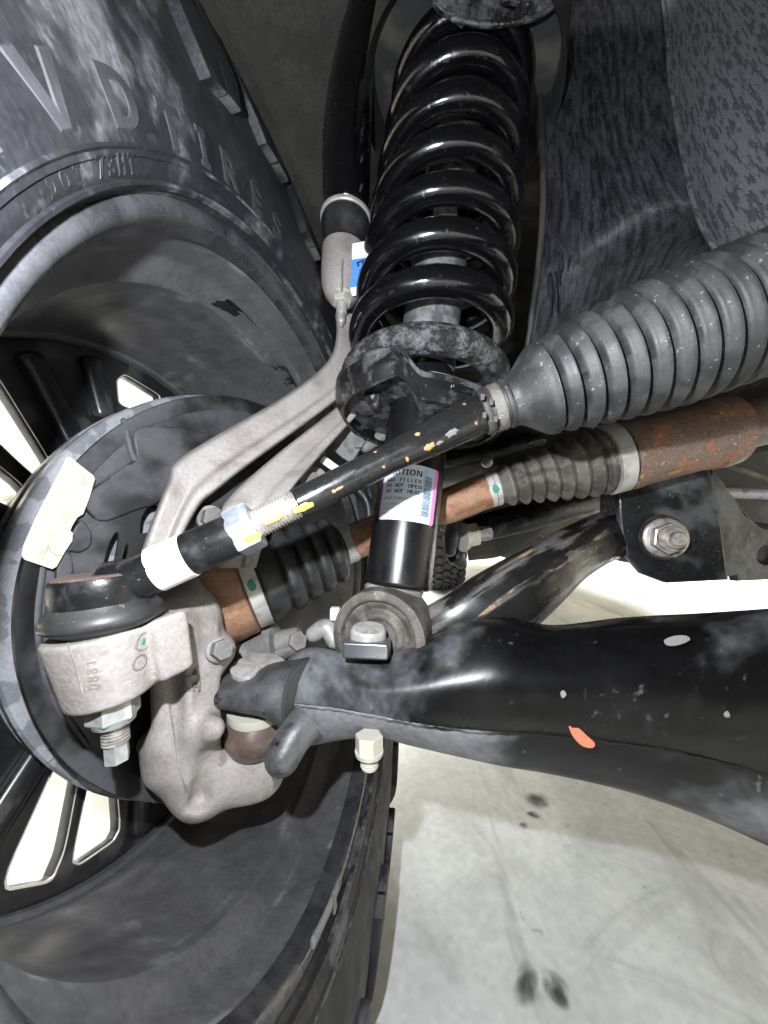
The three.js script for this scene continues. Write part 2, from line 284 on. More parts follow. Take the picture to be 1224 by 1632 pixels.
const M = {
  tyre: surf('tyre rubber', 0.21, (f) => { const d = ss(0.6, 2.2, f.a + 0.3 * f.b + 0.25 * f.c), e = ss(1.2, 2.6, f.c + 0.5 * f.g) * 0.02, c = mix3([0.009, 0.0093, 0.0116], [0.085, 0.085, 0.091], d * 0.85); return c.map((x) => x * (1 + 0.14 * f.g) + e); }, (f) => 0.62 + 0.06 * f.b, hb, 0.0002),
  tyreText: surf('raised rubber', 0.12, (f) => mix3([0.0115, 0.0118, 0.0142], [0.034, 0.034, 0.038], clamp(0.3 + 0.22 * f.b)), 0.7, hb, 0.0001),
  barrel: surf('wheel barrel paint', 0.27, (f) => { const d = clamp(0.36 + 0.06 * f.a + 0.06 * f.c + 0.06 * f.t), w = ss(1.8, 2.8, f.t + 0.3 * f.c) * 0.06 + ss(1.7, 2.6, f.b + 0.4 * f.c) * 0.035; return mix3([0.045, 0.0455, 0.049], [0.125, 0.124, 0.13], d).map((x) => x * (1 + 0.07 * f.g) + w); }, (f) => 0.46 + 0.08 * f.b, (f) => 0.5 + 0.1 * f.g, 0.0001),
  lip: surf('rim lip paint', 0.1, (f) => mix3([0.022, 0.022, 0.0245], [0.062, 0.062, 0.068], clamp(0.4 + 0.13 * f.b + 0.08 * f.g + 0.1 * f.a)), (f) => 0.27 + 0.08 * f.b, null),
  spoke: surf('spoke paint', 0.15, (f) => mix3([0.012, 0.012, 0.013], [0.045, 0.045, 0.047], ss(0, 2, f.b)), 0.3, null),
  machined: plain('machined aluminium', 0.7, 0.69, 0.66, 0.4, 0.5),
  shield: surf('dust shield paint', 0.26, (f) => { const d = ss(-0.1, 1.7, f.a + 0.45 * f.b + 0.12 * f.c), s = 0; return mix3([0.005, 0.005, 0.0054], [0.058, 0.0595, 0.065], d * 0.85).map((x) => x * (1 + 0.06 * f.g) + s * d); }, (f) => 0.62 + 0.06 * f.b, null),
  rotor: surf('brake disc iron', 0.12, (f) => { const d = ss(0.35, 0.8, f.b); return mix3([0.3, 0.305, 0.33], [0.14, 0.145, 0.16], d * 0.8).map((x) => x * (1 + 0.06 * f.g)); }, 0.45, null, 0, { metalness: 0.35 }),
  cast: surf('cast iron', 0.16, (f) => { const d = ss(-1, 2, f.b + 0.4 * f.a); return mix3([0.27, 0.25, 0.236], [0.195, 0.178, 0.164], d).map((x) => x * (1 + 0.06 * f.g) * (1 - 0.22 * ss(1.3, 3, f.b + 0.3 * f.c))); }, (f) => 0.62 + 0.05 * f.b, (f) => 0.5 + 0.1 * f.c + 0.2 * f.g, 0.00014),
  castDark: surf('dusty cast iron', 0.16, (f) => mix3([0.22, 0.21, 0.2], [0.12, 0.115, 0.11], ss(-1, 1.5, f.b)).map((x) => x * (1 + 0.06 * f.g)), 0.7, (f) => 0.5 + 0.15 * f.c + 0.16 * f.g, 0.0003),
  gloss: surf('black gloss coating', 0.12, (f) => { const s = ss(2.6, 3.0, f.k) * 0.1; return [0.003 + s, 0.003 + s, 0.0036 + s]; }, (f) => 0.17 + 0.03 * f.b + 0.2 * ss(1.2, 2.2, f.c), (f) => 0.5 + 0.05 * f.c, 0.0004),
  coilDust: surf('dusty black coil', 0.05, (f) => mix3([0.006, 0.006, 0.0068], [0.21, 0.21, 0.222], clamp(0.16 + 0.09 * f.c + 0.17 * f.b + 0.08 * f.g)), 0.6, hb, 0.0012),
  damper: surf('black damper paint', 0.1, (f) => { const s = ss(2.5, 3.0, f.k) * 0.07; return [0.0055 + s, 0.0055 + s, 0.0066 + s]; }, (f) => 0.3 + 0.03 * f.b, null),
  damperDust: surf('dusty damper sleeve', 0.1, (f) => mix3([0.085, 0.085, 0.09], [0.22, 0.22, 0.225], ss(-0.8, 1.8, f.b)).map((x) => x * (1 + 0.08 * f.g)), 0.8, null),
  perch: surf('dusty black steel', 0.09, (f) => { const d = clamp(0.33 + 0.24 * f.b + 0.1 * f.c + 0.06 * f.g); const s = ss(2.0, 2.6, f.k) * 0.2; return mix3([0.01, 0.01, 0.0105], [0.12, 0.12, 0.126], d * 0.85).map((x, i) => x + s * [1, 0.97, 0.88][i]); }, (f) => 0.42 + 0.08 * f.b, hb, 0.0005),
  forge: surf('dusty forging', 0.12, (f) => mix3([0.03, 0.03, 0.031], [0.1, 0.102, 0.108], clamp(0.45 + 0.2 * f.b + 0.08 * f.g) - 0.4 * ss(1.2, 2, f.c)), 0.45, hb, 0.0001),
  perchDark: surf('black spring seat', 0.09, (f) => { const d = ss(0.2, 2.2, f.b + 0.3 * f.c), s = ss(2.1, 2.6, f.k) * 0.25; return mix3([0.005, 0.005, 0.0053], [0.07, 0.07, 0.074], d * 0.85).map((x) => x + s); }, 0.36, null),
  arm: surf('dusty black arm', 0.42, (f, x, y) => { const u = x / 512 * 0.42, bias = 1.9 * ss(0.16, 0.02, u) - 0.35 + 0.7 * ss(0.25, 0.33, u) * ss(0.6, -0.4, f.l), d = ss(0.1, 1.9, 0.5 * f.a + 0.45 * f.b + 0.12 * f.c + bias), s = ss(2.2, 2.8, f.k) * 0.05 + ss(1.9, 2.6, f.g) * 0.03 * ss(-0.5, 1, f.b); return mix3([0.0036, 0.0036, 0.0038], [0.16, 0.164, 0.176], d * 0.85).map((x) => x * (1 + 0.1 * f.g + 0.06 * f.c) + s); }, (f) => 0.33 + 0.05 * f.b + 0.15 * ss(0.2, 1.5, 0.5 * f.a + 0.5 * f.b), hb, 0.00006, { specularIntensity: 0.45 }),
  armDust: surf('dust covered black arm', 0.42, (f, x, y) => { const u = x / 512 * 0.42, bias = lerp(0.9, -0.5, ss(0.05, 0.3, u)), d = ss(-0.8, 1.5, 0.5 * f.a + 0.5 * f.b + 0.12 * f.c + bias), s = ss(2.2, 2.7, f.k) * 0.08; return mix3([0.006, 0.006, 0.006], [0.21, 0.214, 0.228], d * 0.85).map((x) => x * (1 + 0.08 * f.g) + s); }, (f) => 0.48 + 0.06 * f.b, hb, 0.0001, { specularIntensity: 0.5 }),
  scratched: surf('scratched black arm', 0.13, (f) => { const q = ss(0.1, 2.0, f.t + 0.6 * f.a), r = ss(2.3, 2.8, f.t + 0.5 * f.b); return mix3(mix3([0.009, 0.009, 0.009], [0.13, 0.12, 0.112], q * 0.8), [0.4, 0.27, 0.13], r * 0.6).map((x) => x * (1 + 0.1 * f.g)); }, (f) => 0.32 + 0.06 * f.b, null),
  bootGrey: surf('dusty rubber boot', 0.1, (f) => { const d = ss(-1.2, 1.6, f.b), s = ss(2.0, 2.5, f.k) * 0.12; return mix3([0.017, 0.017, 0.0175], [0.036, 0.0355, 0.0358], d).map((x) => x * (1 + 0.08 * f.g) + s); }, (f) => 0.6 + 0.05 * f.b, hb, 0.00008),
  bootBrown: surf('brown grey rubber boot', 0.09, (f) => { const s = ss(2.0, 2.5, f.k) * 0.22; return mix3([0.05, 0.046, 0.04], [0.11, 0.1, 0.088], ss(-1.2, 1.5, f.b)).map((x) => x * (1 + 0.1 * f.g) + s); }, 0.66, hb, 0.0001),
  rubber: surf('black rubber', 0.08, (f) => { const s = ss(2.1, 2.5, f.k) * 0.1; return mix3([0.014, 0.014, 0.0148], [0.04, 0.0395, 0.039], clamp(0.3 + 0.13 * f.b)).map((x) => x + s); }, (f) => 0.46 + 0.05 * f.b, null),
  rust: surf('rusty steel', 0.11, (f) => { const o = ss(0.7, 1.6, f.b + 0.4 * f.c), y = ss(1.9, 2.6, f.a + 0.5 * f.c), w = ss(2.0, 2.4, f.k) * 0.3; let c = mix3([0.15, 0.098, 0.075], [0.3, 0.125, 0.055], o * 0.7); c = mix3(c, [0.3, 0.17, 0.04], y * 0.4); return c.map((x) => x * (1 + 0.12 * f.g) + w); }, (f) => 0.6 + 0.08 * f.b, hb, 0.0005, { metalness: 0.1 }),
  rustLight: surf('orange rusty steel', 0.09, (f) => mix3([0.29, 0.165, 0.1], [0.2, 0.095, 0.05], ss(-0.4, 1.8, f.b)).map((x) => x * (1 + 0.12 * f.g)), 0.65, hb, 0.0004, { metalness: 0.1 }),
  rustGrey: surf('grey brown steel', 0.1, (f) => mix3([0.1, 0.07, 0.06], [0.14, 0.095, 0.075], ss(-0.5, 1.5, f.b)).map((x) => x * (1 + 0.1 * f.g)), 0.6, hb, 0.0004),
  zinc: surf('zinc plate', 0.05, (f) => mix3([0.45, 0.46, 0.45], [0.3, 0.31, 0.3], ss(-0.5, 1.8, f.b)), (f) => 0.42 + 0.05 * f.b, null, 0, { metalness: 0.45 }),
  zincBlue: surf('blue zinc plate', 0.05, (f) => mix3([0.46, 0.5, 0.55], [0.3, 0.33, 0.38], ss(-0.5, 1.8, f.b)), 0.38, null, 0, { metalness: 0.6 }),
  steel: surf('bright steel', 0.05, (f) => mix3([0.5, 0.47, 0.44], [0.33, 0.3, 0.27], ss(-0.5, 1.5, f.b)), 0.4, null, 0, { metalness: 0.6 }),
  band: surf('dull clamp band', 0.07, (f) => mix3([0.42, 0.41, 0.39], [0.31, 0.3, 0.285], ss(-0.5, 1.5, f.b)), 0.5, null, 0, { metalness: 0.25 }),
  white: plain('white paint', 0.74, 0.74, 0.73, 0.6),
  cream: plain('cream plated steel', 0.5, 0.48, 0.41, 0.42, 0.2),
  yellow: plain('yellow marking paint', 0.6, 0.47, 0.07, 0.6),
  ochre: plain('worn ochre paint', 0.3, 0.19, 0.05, 0.65),
  green: plain('green marking paint', 0.02, 0.2, 0.125, 0.6),
  orange: plain('orange marking paint', 0.42, 0.085, 0.022, 0.6),
  rustPatch: plain('bare rusty metal', 0.36, 0.18, 0.08, 0.7),
  greyPatch: plain('grey scuff', 0.13, 0.128, 0.122, 0.6),
  brownBoot: surf('brown joint boot', 0.06, (f) => mix3([0.085, 0.06, 0.05], [0.13, 0.095, 0.08], ss(-0.8, 1.5, f.b)), 0.33, null),
  shaft: surf('worn black rod', 0.06, (f) => { const r = ss(2.9, 3.2, f.b + 0.5 * f.c), g = ss(1.9, 2.5, f.k) * 0.03; return mix3([0.009 + g, 0.009 + g, 0.0092 + g], [0.45, 0.26, 0.14], r * 0.8); }, (f) => 0.26 + 0.05 * f.b, null),
  sleeve: surf('black sleeve', 0.08, (f) => { const s = ss(2.0, 2.6, f.k) * 0.07; return mix3([0.0075, 0.0075, 0.008], [0.03, 0.03, 0.032], ss(0.2, 2.4, f.b)).map((x) => x + s); }, (f) => 0.34 + 0.05 * f.b, hb, 0.00005, { specularIntensity: 0.6 }),
  felt: surf('speckled felt liner', 0.085, (f) => { const d = ss(-0.7, -0.05, f.e + 0.25 * f.g + 0.2 * f.a), s = ss(2.2, 2.7, f.k) * 0.1; return mix3([0.03, 0.0308, 0.0362], [0.085, 0.087, 0.1], d * 0.9).map((x) => x * (1 + 0.12 * f.g) + s); }, 0.75, (f) => 0.5 + 0.12 * f.e + 0.12 * f.g, 0.0005),
  feltDark: surf('dusty streaked liner', 0.1, (f, x) => { const d = clamp(0.34 + 0.16 * f.t + 0.14 * f.e + 0.06 * f.g), q = ss(2.3, 2.8, f.k) * 0.1; return mix3([0.0075, 0.008, 0.01], [0.05, 0.052, 0.061], d).map((x) => x * (1 + 0.14 * f.g) + q); }, (f) => 0.55 + 0.05 * f.b, (f) => 0.5 + 0.12 * f.e + 0.12 * f.t, 0.0005, { specularIntensity: 0.5 }),
  arch: surf('dark arch liner', 0.3, (f) => mix3([0.009, 0.009, 0.0093], [0.016, 0.016, 0.0163], ss(-1, 1, f.b)).map((x) => x * (1 + 0.2 * f.g)), 0.85, null),
  under: surf('underbody', 0.4, (f) => mix3([0.02, 0.02, 0.02], [0.06, 0.057, 0.052], ss(-0.5, 1.5, f.b)), 0.6, null),
  tan: surf('muddy underbody cover', 0.2, (f) => mix3([0.16, 0.13, 0.1], [0.07, 0.06, 0.05], ss(-0.5, 1.2, f.b)), 0.5, null),
  bracketSteel: surf('painted bracket', 0.16, (f) => { const d = ss(-0.2, 1.8, f.a + 0.4 * f.b), s = ss(2.1, 2.6, f.k) * 0.1; return mix3([0.009, 0.0095, 0.0105], [0.09, 0.094, 0.098], d * 0.8).map((x) => x * (1 + 0.06 * f.g) + s); }, (f) => 0.42 + 0.06 * f.b, hb, 0.0003),
  greyPlastic: surf('grey plate', 0.06, (f) => mix3([0.17, 0.17, 0.175], [0.1, 0.1, 0.1], ss(-0.5, 1.8, f.b)), 0.6, null),
  floor: surf('sealed concrete floor', 0.9, (f) => { const d = ss(0.2, 1.8, f.a), e = ss(0.8, 2, f.s); return mix3(mix3([0.84, 0.865, 0.86], [0.7, 0.73, 0.73], d * 0.8), [0.42, 0.43, 0.42], e * 0.4).map((x) => x * (1 + 0.035 * f.g + 0.02 * f.c) - 0.25 * ss(2.3, 2.7, f.k)); }, (f) => 0.42 + 0.06 * f.b, null),
  stain: surf('oil stain', 0.1, (f) => mix3([0.14, 0.14, 0.13], [0.26, 0.26, 0.24], ss(-1, 1.5, f.b)), 0.5, null),
  scuff: surf('rubber scuff', 0.1, (f) => mix3([0.3, 0.3, 0.285], [0.42, 0.425, 0.405], ss(-1, 1, f.b)), 0.5, null),
  chrome: plain('polished dark metal', 0.2, 0.21, 0.235, 0.22, 0.8),
  wet: plain('wet black mark', 0.008, 0.008, 0.009, 0.3),
  inkBlack: plain('dark stamped rubber', 0.008, 0.008, 0.009, 0.6),
  wall: plain('cream wall', 0.66, 0.62, 0.52, 0.8),
  ceiling: plain('white ceiling', 0.8, 0.8, 0.78, 0.9),
};
M.hidden = M.under;
for (const k in M) M[k].side = THREE.DoubleSide;
const canvasTex = (w, h, draw) => { const c = document.createElement('canvas'); c.width = w; c.height = h; const x = c.getContext('2d'); draw(x, w, h); const t = new THREE.CanvasTexture(c); t.colorSpace = THREE.SRGBColorSpace; t.magFilter = THREE.LinearFilter; return t; };
const font = await new FontLoader().loadAsync('fonts/droid/droid_sans_bold.typeface.json');

/* ------------------------------------------------------------------ the place: showroom floor, walls, ceiling and its lights */
{
  const fl = new THREE.PlaneGeometry(16, 16); fl.rotateX(-Math.PI / 2);
  const uv = fl.attributes.uv; for (let i = 0; i < uv.count; i++) uv.setXY(i, uv.getX(i) * 16, uv.getY(i) * 16);
  fl.translate(0, 0, -3);
  const floor = struct('floor', fl, M.floor);
  const dn = V(0, 1, 0), C0 = V(0, 0.0012, 0);
  const soft = (draw) => canvasTex(256, 256, draw), blotTex = (k, al, hard) => soft((x) => { for (let i = 0; i < k; i++) { const a = rnd() * 6.283, r = 62 * Math.sqrt(rnd()), q = 26 + rnd() * 34, X = 128 + Math.cos(a) * r, Y = 128 + Math.sin(a) * r, g = x.createRadialGradient(X, Y, q * hard, X, Y, q); g.addColorStop(0, `rgba(62,62,58,${al})`); g.addColorStop(1, 'rgba(62,62,58,0)'); x.fillStyle = g; x.fillRect(0, 0, 256, 256); } });
  const stainMat = (t) => new THREE.MeshStandardMaterial({ name: 'floor stain', map: t, transparent: true, roughness: 0.5, side: THREE.DoubleSide });
  const oil = [stainMat(blotTex(26, 0.13, 0.55)), stainMat(blotTex(22, 0.15, 0.6))], smudge = [stainMat(blotTex(12, 0.035, 0)), stainMat(soft((x) => { for (let i = 0; i < 46; i++) { x.strokeStyle = `rgba(80,80,76,${0.006 + 0.011 * rnd()})`; x.lineWidth = 5 + rnd() * 22; x.beginPath(); const y = 70 + rnd() * 116, q = rnd() * 40; x.moveTo(20 + rnd() * 60, y); x.quadraticCurveTo(128, y - 30 - q, 180 + rnd() * 60, y + 14 * rnd()); x.stroke(); } }))];
  let lay = 0;
  const blot = (cx, cy, rx, ry, m, turn = 0) => { lay += 0.0003; const c = onPlane(cx, cy, V(0, 0.0012 + lay, 0), dn), w = onPlane(cx + rx, cy, c, dn).distanceTo(c) * 2.2, h = onPlane(cx, cy + ry, c, dn).distanceTo(c) * 2.2; mesh('stain', new THREE.PlaneGeometry(w, h).rotateX(-Math.PI / 2).rotateY(turn).translate(c.x, c.y, c.z), m, floor); };
  blot(856, 1276, 25, 17, oil[0]); blot(851, 1298, 14, 7, oil[1]); blot(834, 1315, 10, 6, oil[0]); blot(841, 1570, 42, 30, oil[0], 1); blot(886, 1574, 32, 30, oil[1], 2);
  blot(740, 1322, 60, 34, smudge[1], -0.9); blot(790, 1420, 120, 80, smudge[0]); blot(1000, 1480, 140, 40, smudge[1], 0.5); blot(1120, 1420, 120, 60, smudge[0], 1); blot(700, 1500, 90, 60, smudge[0], 2); blot(1090, 1590, 130, 40, smudge[1], -0.4); blot(960, 1330, 90, 40, smudge[0], 0.4); blot(1180, 1540, 60, 70, smudge[1], 1.2);
  const box = (n, w, h, d, x, y, z, m) => struct(n, new THREE.BoxGeometry(w, h, d).translate(x, y, z), m);
  box('wall', 0.2, 3.6, 16, -4.6, 1.8, -3, M.wall);
  box('wall', 16, 3.6, 0.2, 0, 1.8, -9.1, M.wall);
  box('wall', 0.2, 3.6, 16, 6.1, 1.8, -3, M.wall);
  box('wall', 16, 3.6, 0.2, 0, 1.8, 4.1, M.wall);
  box('skirting', 0.03, 0.16, 16, -4.485, 0.08, -3, M.rotor);
  for (const z of [-0.6, -2.4, -4.6]) box('pillar', 0.24, 3.6, 0.34, -4.38, 1.8, z, M.ceiling);
  box('ceiling', 16, 0.2, 16, 0, 3.7, -3, M.ceiling);
  const spots = [[-2.9, -1.2, 'beside the wheel'], [-2.9, -5, 'left of the rear tyre'], [3.2, -1.2, 'right of the engine bay'], [3.2, -5, 'far right'], [0, 2.6, 'behind the viewer']];
  for (const [x, z, w] of spots) {
    const t = thing('ceiling_light', 'white rectangular ceiling light panel ' + w, 'ceiling light');
    t.position.set(x, 3.58, z);
    const m = new THREE.MeshStandardMaterial({ name: 'lit panel', color: 0xffffff, emissive: new THREE.Color(1, 0.95, 0.86), emissiveIntensity: 1.2 });
    mesh('diffuser', new THREE.BoxGeometry(1.6, 0.02, 2.6), m, t);
    mesh('frame', mergeGeometries([-1, 1].flatMap((s) => [new THREE.BoxGeometry(0.04, 0.05, 2.68).translate(s * 0.82, 0, 0), new THREE.BoxGeometry(1.6, 0.05, 0.04).translate(0, 0, s * 1.32)])), M.white, t);
    const L = new THREE.RectAreaLight(new THREE.Color(1, 0.98, 0.945), 14, 1.6, 2.6);
    L.name = 'panel_light'; L.position.set(0, -0.02, 0); L.rotation.x = -Math.PI / 2; t.add(L);
  }
}

/* ------------------------------------------------------------------ vehicle body around the wheel */
const WC = V(-0.0611, H - 0.0475, -0.3047), WA = V(0.97925, 0.11395, 0.16759).normalize();
{
  // arch liner: a half drum round the wheel, closed at the inboard side by the inner panel
  const t = thing('wheel_arch_liner', 'dark grey felt wheel arch liner behind the tyre and coil spring', 'wheel arch liner');
  const rows = [];
  for (let i = 0; i <= 40; i++) { const a = lerp(-0.1, Math.PI * 0.985, i / 40), R = 0.66; const r = []; for (let j = 0; j <= 8; j++) { const x = lerp(-0.52, 0.16, j / 8); r.push(V(x - 0.0, WC.y + Math.sin(a) * R * 0.98, WC.z + 0.02 + Math.cos(a) * R * (1))); } rows.push(r); }
  mesh('liner_sheet', gridGeo(rows, false, false), M.arch, t);
  mesh('liner_edge', sweepV(rows.filter((_, i) => i % 4 === 0).map((r) => [r[0], 0.012]), { sub: 3, seg: 8 }), M.rubber, t);
  const rail = thing('chassis_rail', 'dark chassis rail and body side deep behind the spring', 'chassis rail');
  mesh('rail', new RoundedBoxGeometry(0.9, 0.75, 0.06, 3, 0.02).translate(0.62, H + 0.42, -0.66), M.hidden, rail);
  mesh('rail_web', new RoundedBoxGeometry(0.05, 0.5, 0.7, 3, 0.02).translate(0.52, H + 0.33, -0.3), M.hidden, rail);
  const ub = thing('underbody', 'dark vehicle underbody stretching back toward the rear axle', 'underbody');
  mesh('floor_pan', new RoundedBoxGeometry(1.7, 0.5, 1.9, 3, 0.03).translate(0.75, H + 0.3, -1.58), M.hidden, ub);
  mesh('rear_pan', new RoundedBoxGeometry(1.7, 0.5, 1.2, 3, 0.03).translate(0.75, H + 0.42, -3.1), M.hidden, ub);
  mesh('front_bumper', new RoundedBoxGeometry(2.3, 1.1, 0.12, 3, 0.04).translate(0.5, H + 0.35, 0.52), M.hidden, ub);
  mesh('front_pan', new RoundedBoxGeometry(1.5, 0.5, 1.2, 3, 0.03).translate(0.85, H + 0.93, -0.1), M.hidden, ub);
}

/* ------------------------------------------------------------------ front wheel */
const wheelUp = V(0, 1, 0).addScaledVector(WA, -WA.y).normalize();
const wheelM = new THREE.Matrix4().makeBasis(wheelUp.clone().cross(WA), wheelUp, WA).setPosition(WC);
{
  const w = thing('front_wheel', 'large black off-road front wheel with deep barrel and lettered tyre', 'wheel');
  w.applyMatrix4(wheelM);
  const Z = V(0, 0, 1), O = V(0, 0, 0);
  const tp = [[0.0, 0.2335], [0.006, 0.2385], [0.012, 0.2425], [0.0145, 0.2475], [0.0155, 0.2485], [0.018, 0.262], [0.0192, 0.28], [0.0165, 0.302], [0.0115, 0.328], [0.004, 0.354], [-0.006, 0.378], [-0.022, 0.398], [-0.05, 0.41], [-0.075, 0.413], [-0.115, 0.414], [-0.175, 0.411], [-0.198, 0.4], [-0.225, 0.355], [-0.238, 0.31], [-0.228, 0.25], [-0.2, 0.225]];
  const ty = mesh('tyre', boxUV(revolve(O, Z, tp, { seg: 160, crease: 0.9, sub: 4 })), M.tyre, w);
  // raised rings and lettering on the sidewall
  const surfZ = (r) => { const q = spline(tp, 6); for (let i = 1; i < q.length; i++) if (q[i][1] >= r && q[i - 1][1] <= r) return lerp(q[i - 1][0], q[i][0], (r - q[i - 1][1]) / (q[i][1] - q[i - 1][1])); return 0; };
  const bend = (g, ang, r0) => { const p = g.attributes.position; for (let i = 0; i < p.count; i++) { const x = p.getX(i), y = p.getY(i), z = p.getZ(i), r = r0 + y, a = ang - x / (r0 + 0.008); p.setXYZ(i, r * Math.cos(a), r * Math.sin(a), surfZ(r) - 0.0006 + z); } g.computeVertexNormals(); return g; };
  const glyph = (ch, size, h, bev, wide = 1) => { const g = new TextGeometry(ch, { font, size, depth: h, curveSegments: 5, bevelEnabled: true, bevelSize: bev, bevelThickness: bev, bevelSegments: 1 }); g.computeBoundingBox(); const b = g.boundingBox; g.translate(-(b.min.x + b.max.x) / 2, 0, 0); g.scale(wide, 1, 1); return g; };
  const DEG = Math.PI / 180;
  const letters = [['N', 149.6, 0.0155, 0.2545], ['V', 140.4, 0.0155, 0.2545], ['D', 131.8, 0.0152, 0.2545], ['T', 124.4, 0.0145, 0.2525], ['I', 118.3, 0.0145, 0.2525], ['R', 112, 0.0145, 0.2525], ['E', 104.6, 0.0145, 0.2525], ['S', 97.6, 0.0145, 0.2525]];
  for (const [ch, a, s, r0] of letters) {
    // a letter is an outline of raised rubber with a slightly lower face
    mesh('raised_letter', bend(glyph(ch, s, 0.0005, 0.0006, ch === 'I' ? 1.25 : 1.55), a * DEG, r0), M.tyreText, ty);
  }
  [...'DOT'].forEach((ch, i) => mesh('raised_letter', bend(glyph(ch, 0.0045, 0.0006, 0.0002, 1.25), (144.4 - i * 1.75) * DEG, 0.2428), M.inkBlack, ty));
  [...'73HT'].forEach((ch, i) => mesh('raised_letter', bend(glyph(ch, 0.0052, 0.0008, 0.0002, 1.25), (137.8 - i * 1.6) * DEG, 0.2428), M.inkBlack, ty));
  mesh('bead_ring', revolve(O, Z, [[0.009, 0.2392], [0.0118, 0.2398], [0.0124, 0.241], [0.011, 0.2418]], { seg: 160 }), M.tyre, ty);
  mesh('sidewall_ring', revolve(O, Z, [[surfZ(0.2497), 0.2492], [surfZ(0.25) + 0.0009, 0.2498], [surfZ(0.25) + 0.0009, 0.2504], [surfZ(0.251), 0.251]], { seg: 160 }), M.tyre, ty);
  // shoulder lugs: pointed blocks, each its own piece
  const LUGS = [[[-5.7, 0.312], [-5.1, 0.294], [-1.6, 0.297], [-0.9, 0.33], [-1.0, 0.408], [-5.2, 0.408]], [[-0.8, 0.298], [2, 0.300], [4.6, 0.322], [4.6, 0.35], [3.4, 0.408], [-0.2, 0.408], [-0.1, 0.33]], [[-5.2, 0.335], [-3.2, 0.312], [0.4, 0.316], [0.9, 0.34], [0.7, 0.408], [-4.6, 0.408]], [[1.3, 0.317], [4.6, 0.32], [6.6, 0.338], [3.6, 0.352], [4.4, 0.408], [1.4, 0.408], [1.6, 0.34]]];
  const lugShape = (k) => new THREE.Shape(LUGS[k].map(([a, r]) => new THREE.Vector2(a * DEG * 0.34, r)));
  const lug = (k, ang) => { const g = new THREE.ExtrudeGeometry(lugShape(k), { depth: 0.007, bevelEnabled: true, bevelSize: 0.0014, bevelThickness: 0.0018, bevelSegments: 2, steps: 1, curveSegments: 1 });
    const q = toCreasedNormals(subdiv(g.index ? g.toNonIndexed() : g, 0.011), 0.6), p = q.attributes.position;
    for (let i = 0; i < p.count; i++) { const x = p.getX(i), y = p.getY(i), z = p.getZ(i), a = ang * DEG - x / 0.34; const s0 = surfZ(Math.min(y, 0.41)); p.setXYZ(i, y * Math.cos(a), y * Math.sin(a), s0 - 0.002 + z); }
    q.computeVertexNormals(); return toCreasedNormals(q, 0.6); };
  function subdiv(g, max) { // split long triangles so that a block follows the tyre's curve
    let p = Array.from(g.attributes.position.array);
    for (let it = 0; it < 4; it++) { const o = []; let again = false;
      for (let i = 0; i < p.length; i += 9) { const A = p.slice(i, i + 3), B = p.slice(i + 3, i + 6), C = p.slice(i + 6, i + 9), T = [A, B, C], L = [0, 1, 2].map((k) => Math.hypot(...T[k].map((x, q) => x - T[(k + 1) % 3][q]))), k = L.indexOf(Math.max(...L));
        if (L[k] > max) { again = true; const a = T[k], b = T[(k + 1) % 3], c = T[(k + 2) % 3], m = a.map((x, q) => (x + b[q]) / 2); o.push(...a, ...m, ...c, ...m, ...b, ...c); } else o.push(...A, ...B, ...C); }
      p = o; if (!again) break; }
    const r = new THREE.BufferGeometry(); r.setAttribute('position', new THREE.Float32BufferAttribute(p, 3)); r.setAttribute('uv', new THREE.Float32BufferAttribute(new Float32Array(p.length / 3 * 2), 2)); r.computeVertexNormals(); return r; }
  const lugs = [0, 1, 2, 3].map((k) => boxUV(lug(k, 0)));
  for (let i = 0; i < 13; i++) for (let k = 0; k < 4; k++) { const m = mesh('tread_block', lugs[k], M.tyre, ty); m.rotation.z = ((k < 2 ? 109 : 95.4) - i * 360 / 13) * DEG; }
  // tread ribs across the crown
  const rib = boxUV(new RoundedBoxGeometry(0.034, 0.02, 0.04, 2, 0.003));
  for (let i = 0; i < 48; i++) for (let j = 0; j < 3; j++) { const m = mesh('tread_block', rib, M.tyre, ty), a = i * 7.5 * DEG + j * 0.06; m.position.set(Math.cos(a) * 0.412, Math.sin(a) * 0.412, -0.065 - j * 0.05); m.rotation.z = a - Math.PI / 2; }

  // rim: flange, bead seat, drop centre and barrel
  const rim = mesh('rim', revolve(O, Z, [[0.0005, 0.2395], [0.004, 0.2385], [0.0052, 0.2345], [0.0035, 0.2315], [-0.001, 0.2292], [-0.008, 0.2275], [-0.028, 0.2255], [-0.034, 0.2235], [-0.040, 0.2175], [-0.046, 0.2135], [-0.07, 0.2115], [-0.14, 0.207], [-0.149, 0.2062], [-0.151, 0.2035], [-0.156, 0.203], [-0.157, 0.199], [-0.18, 0.199], [-0.185, 0.212], [-0.16, 0.216], [-0.05, 0.222], [-0.01, 0.236], [0.0, 0.2392]], { seg: 160, crease: 0.5 }), M.barrel, w);
  mesh('rim_flange', revolve(O, Z, [[0.0012, 0.2394], [0.0052, 0.2386], [0.0066, 0.2345], [0.005, 0.2308], [0.0008, 0.2286], [-0.006, 0.2268], [-0.0075, 0.2275], [0.0, 0.232]], { seg: 160, crease: 0.9, sub: 3 }), M.lip, rim);
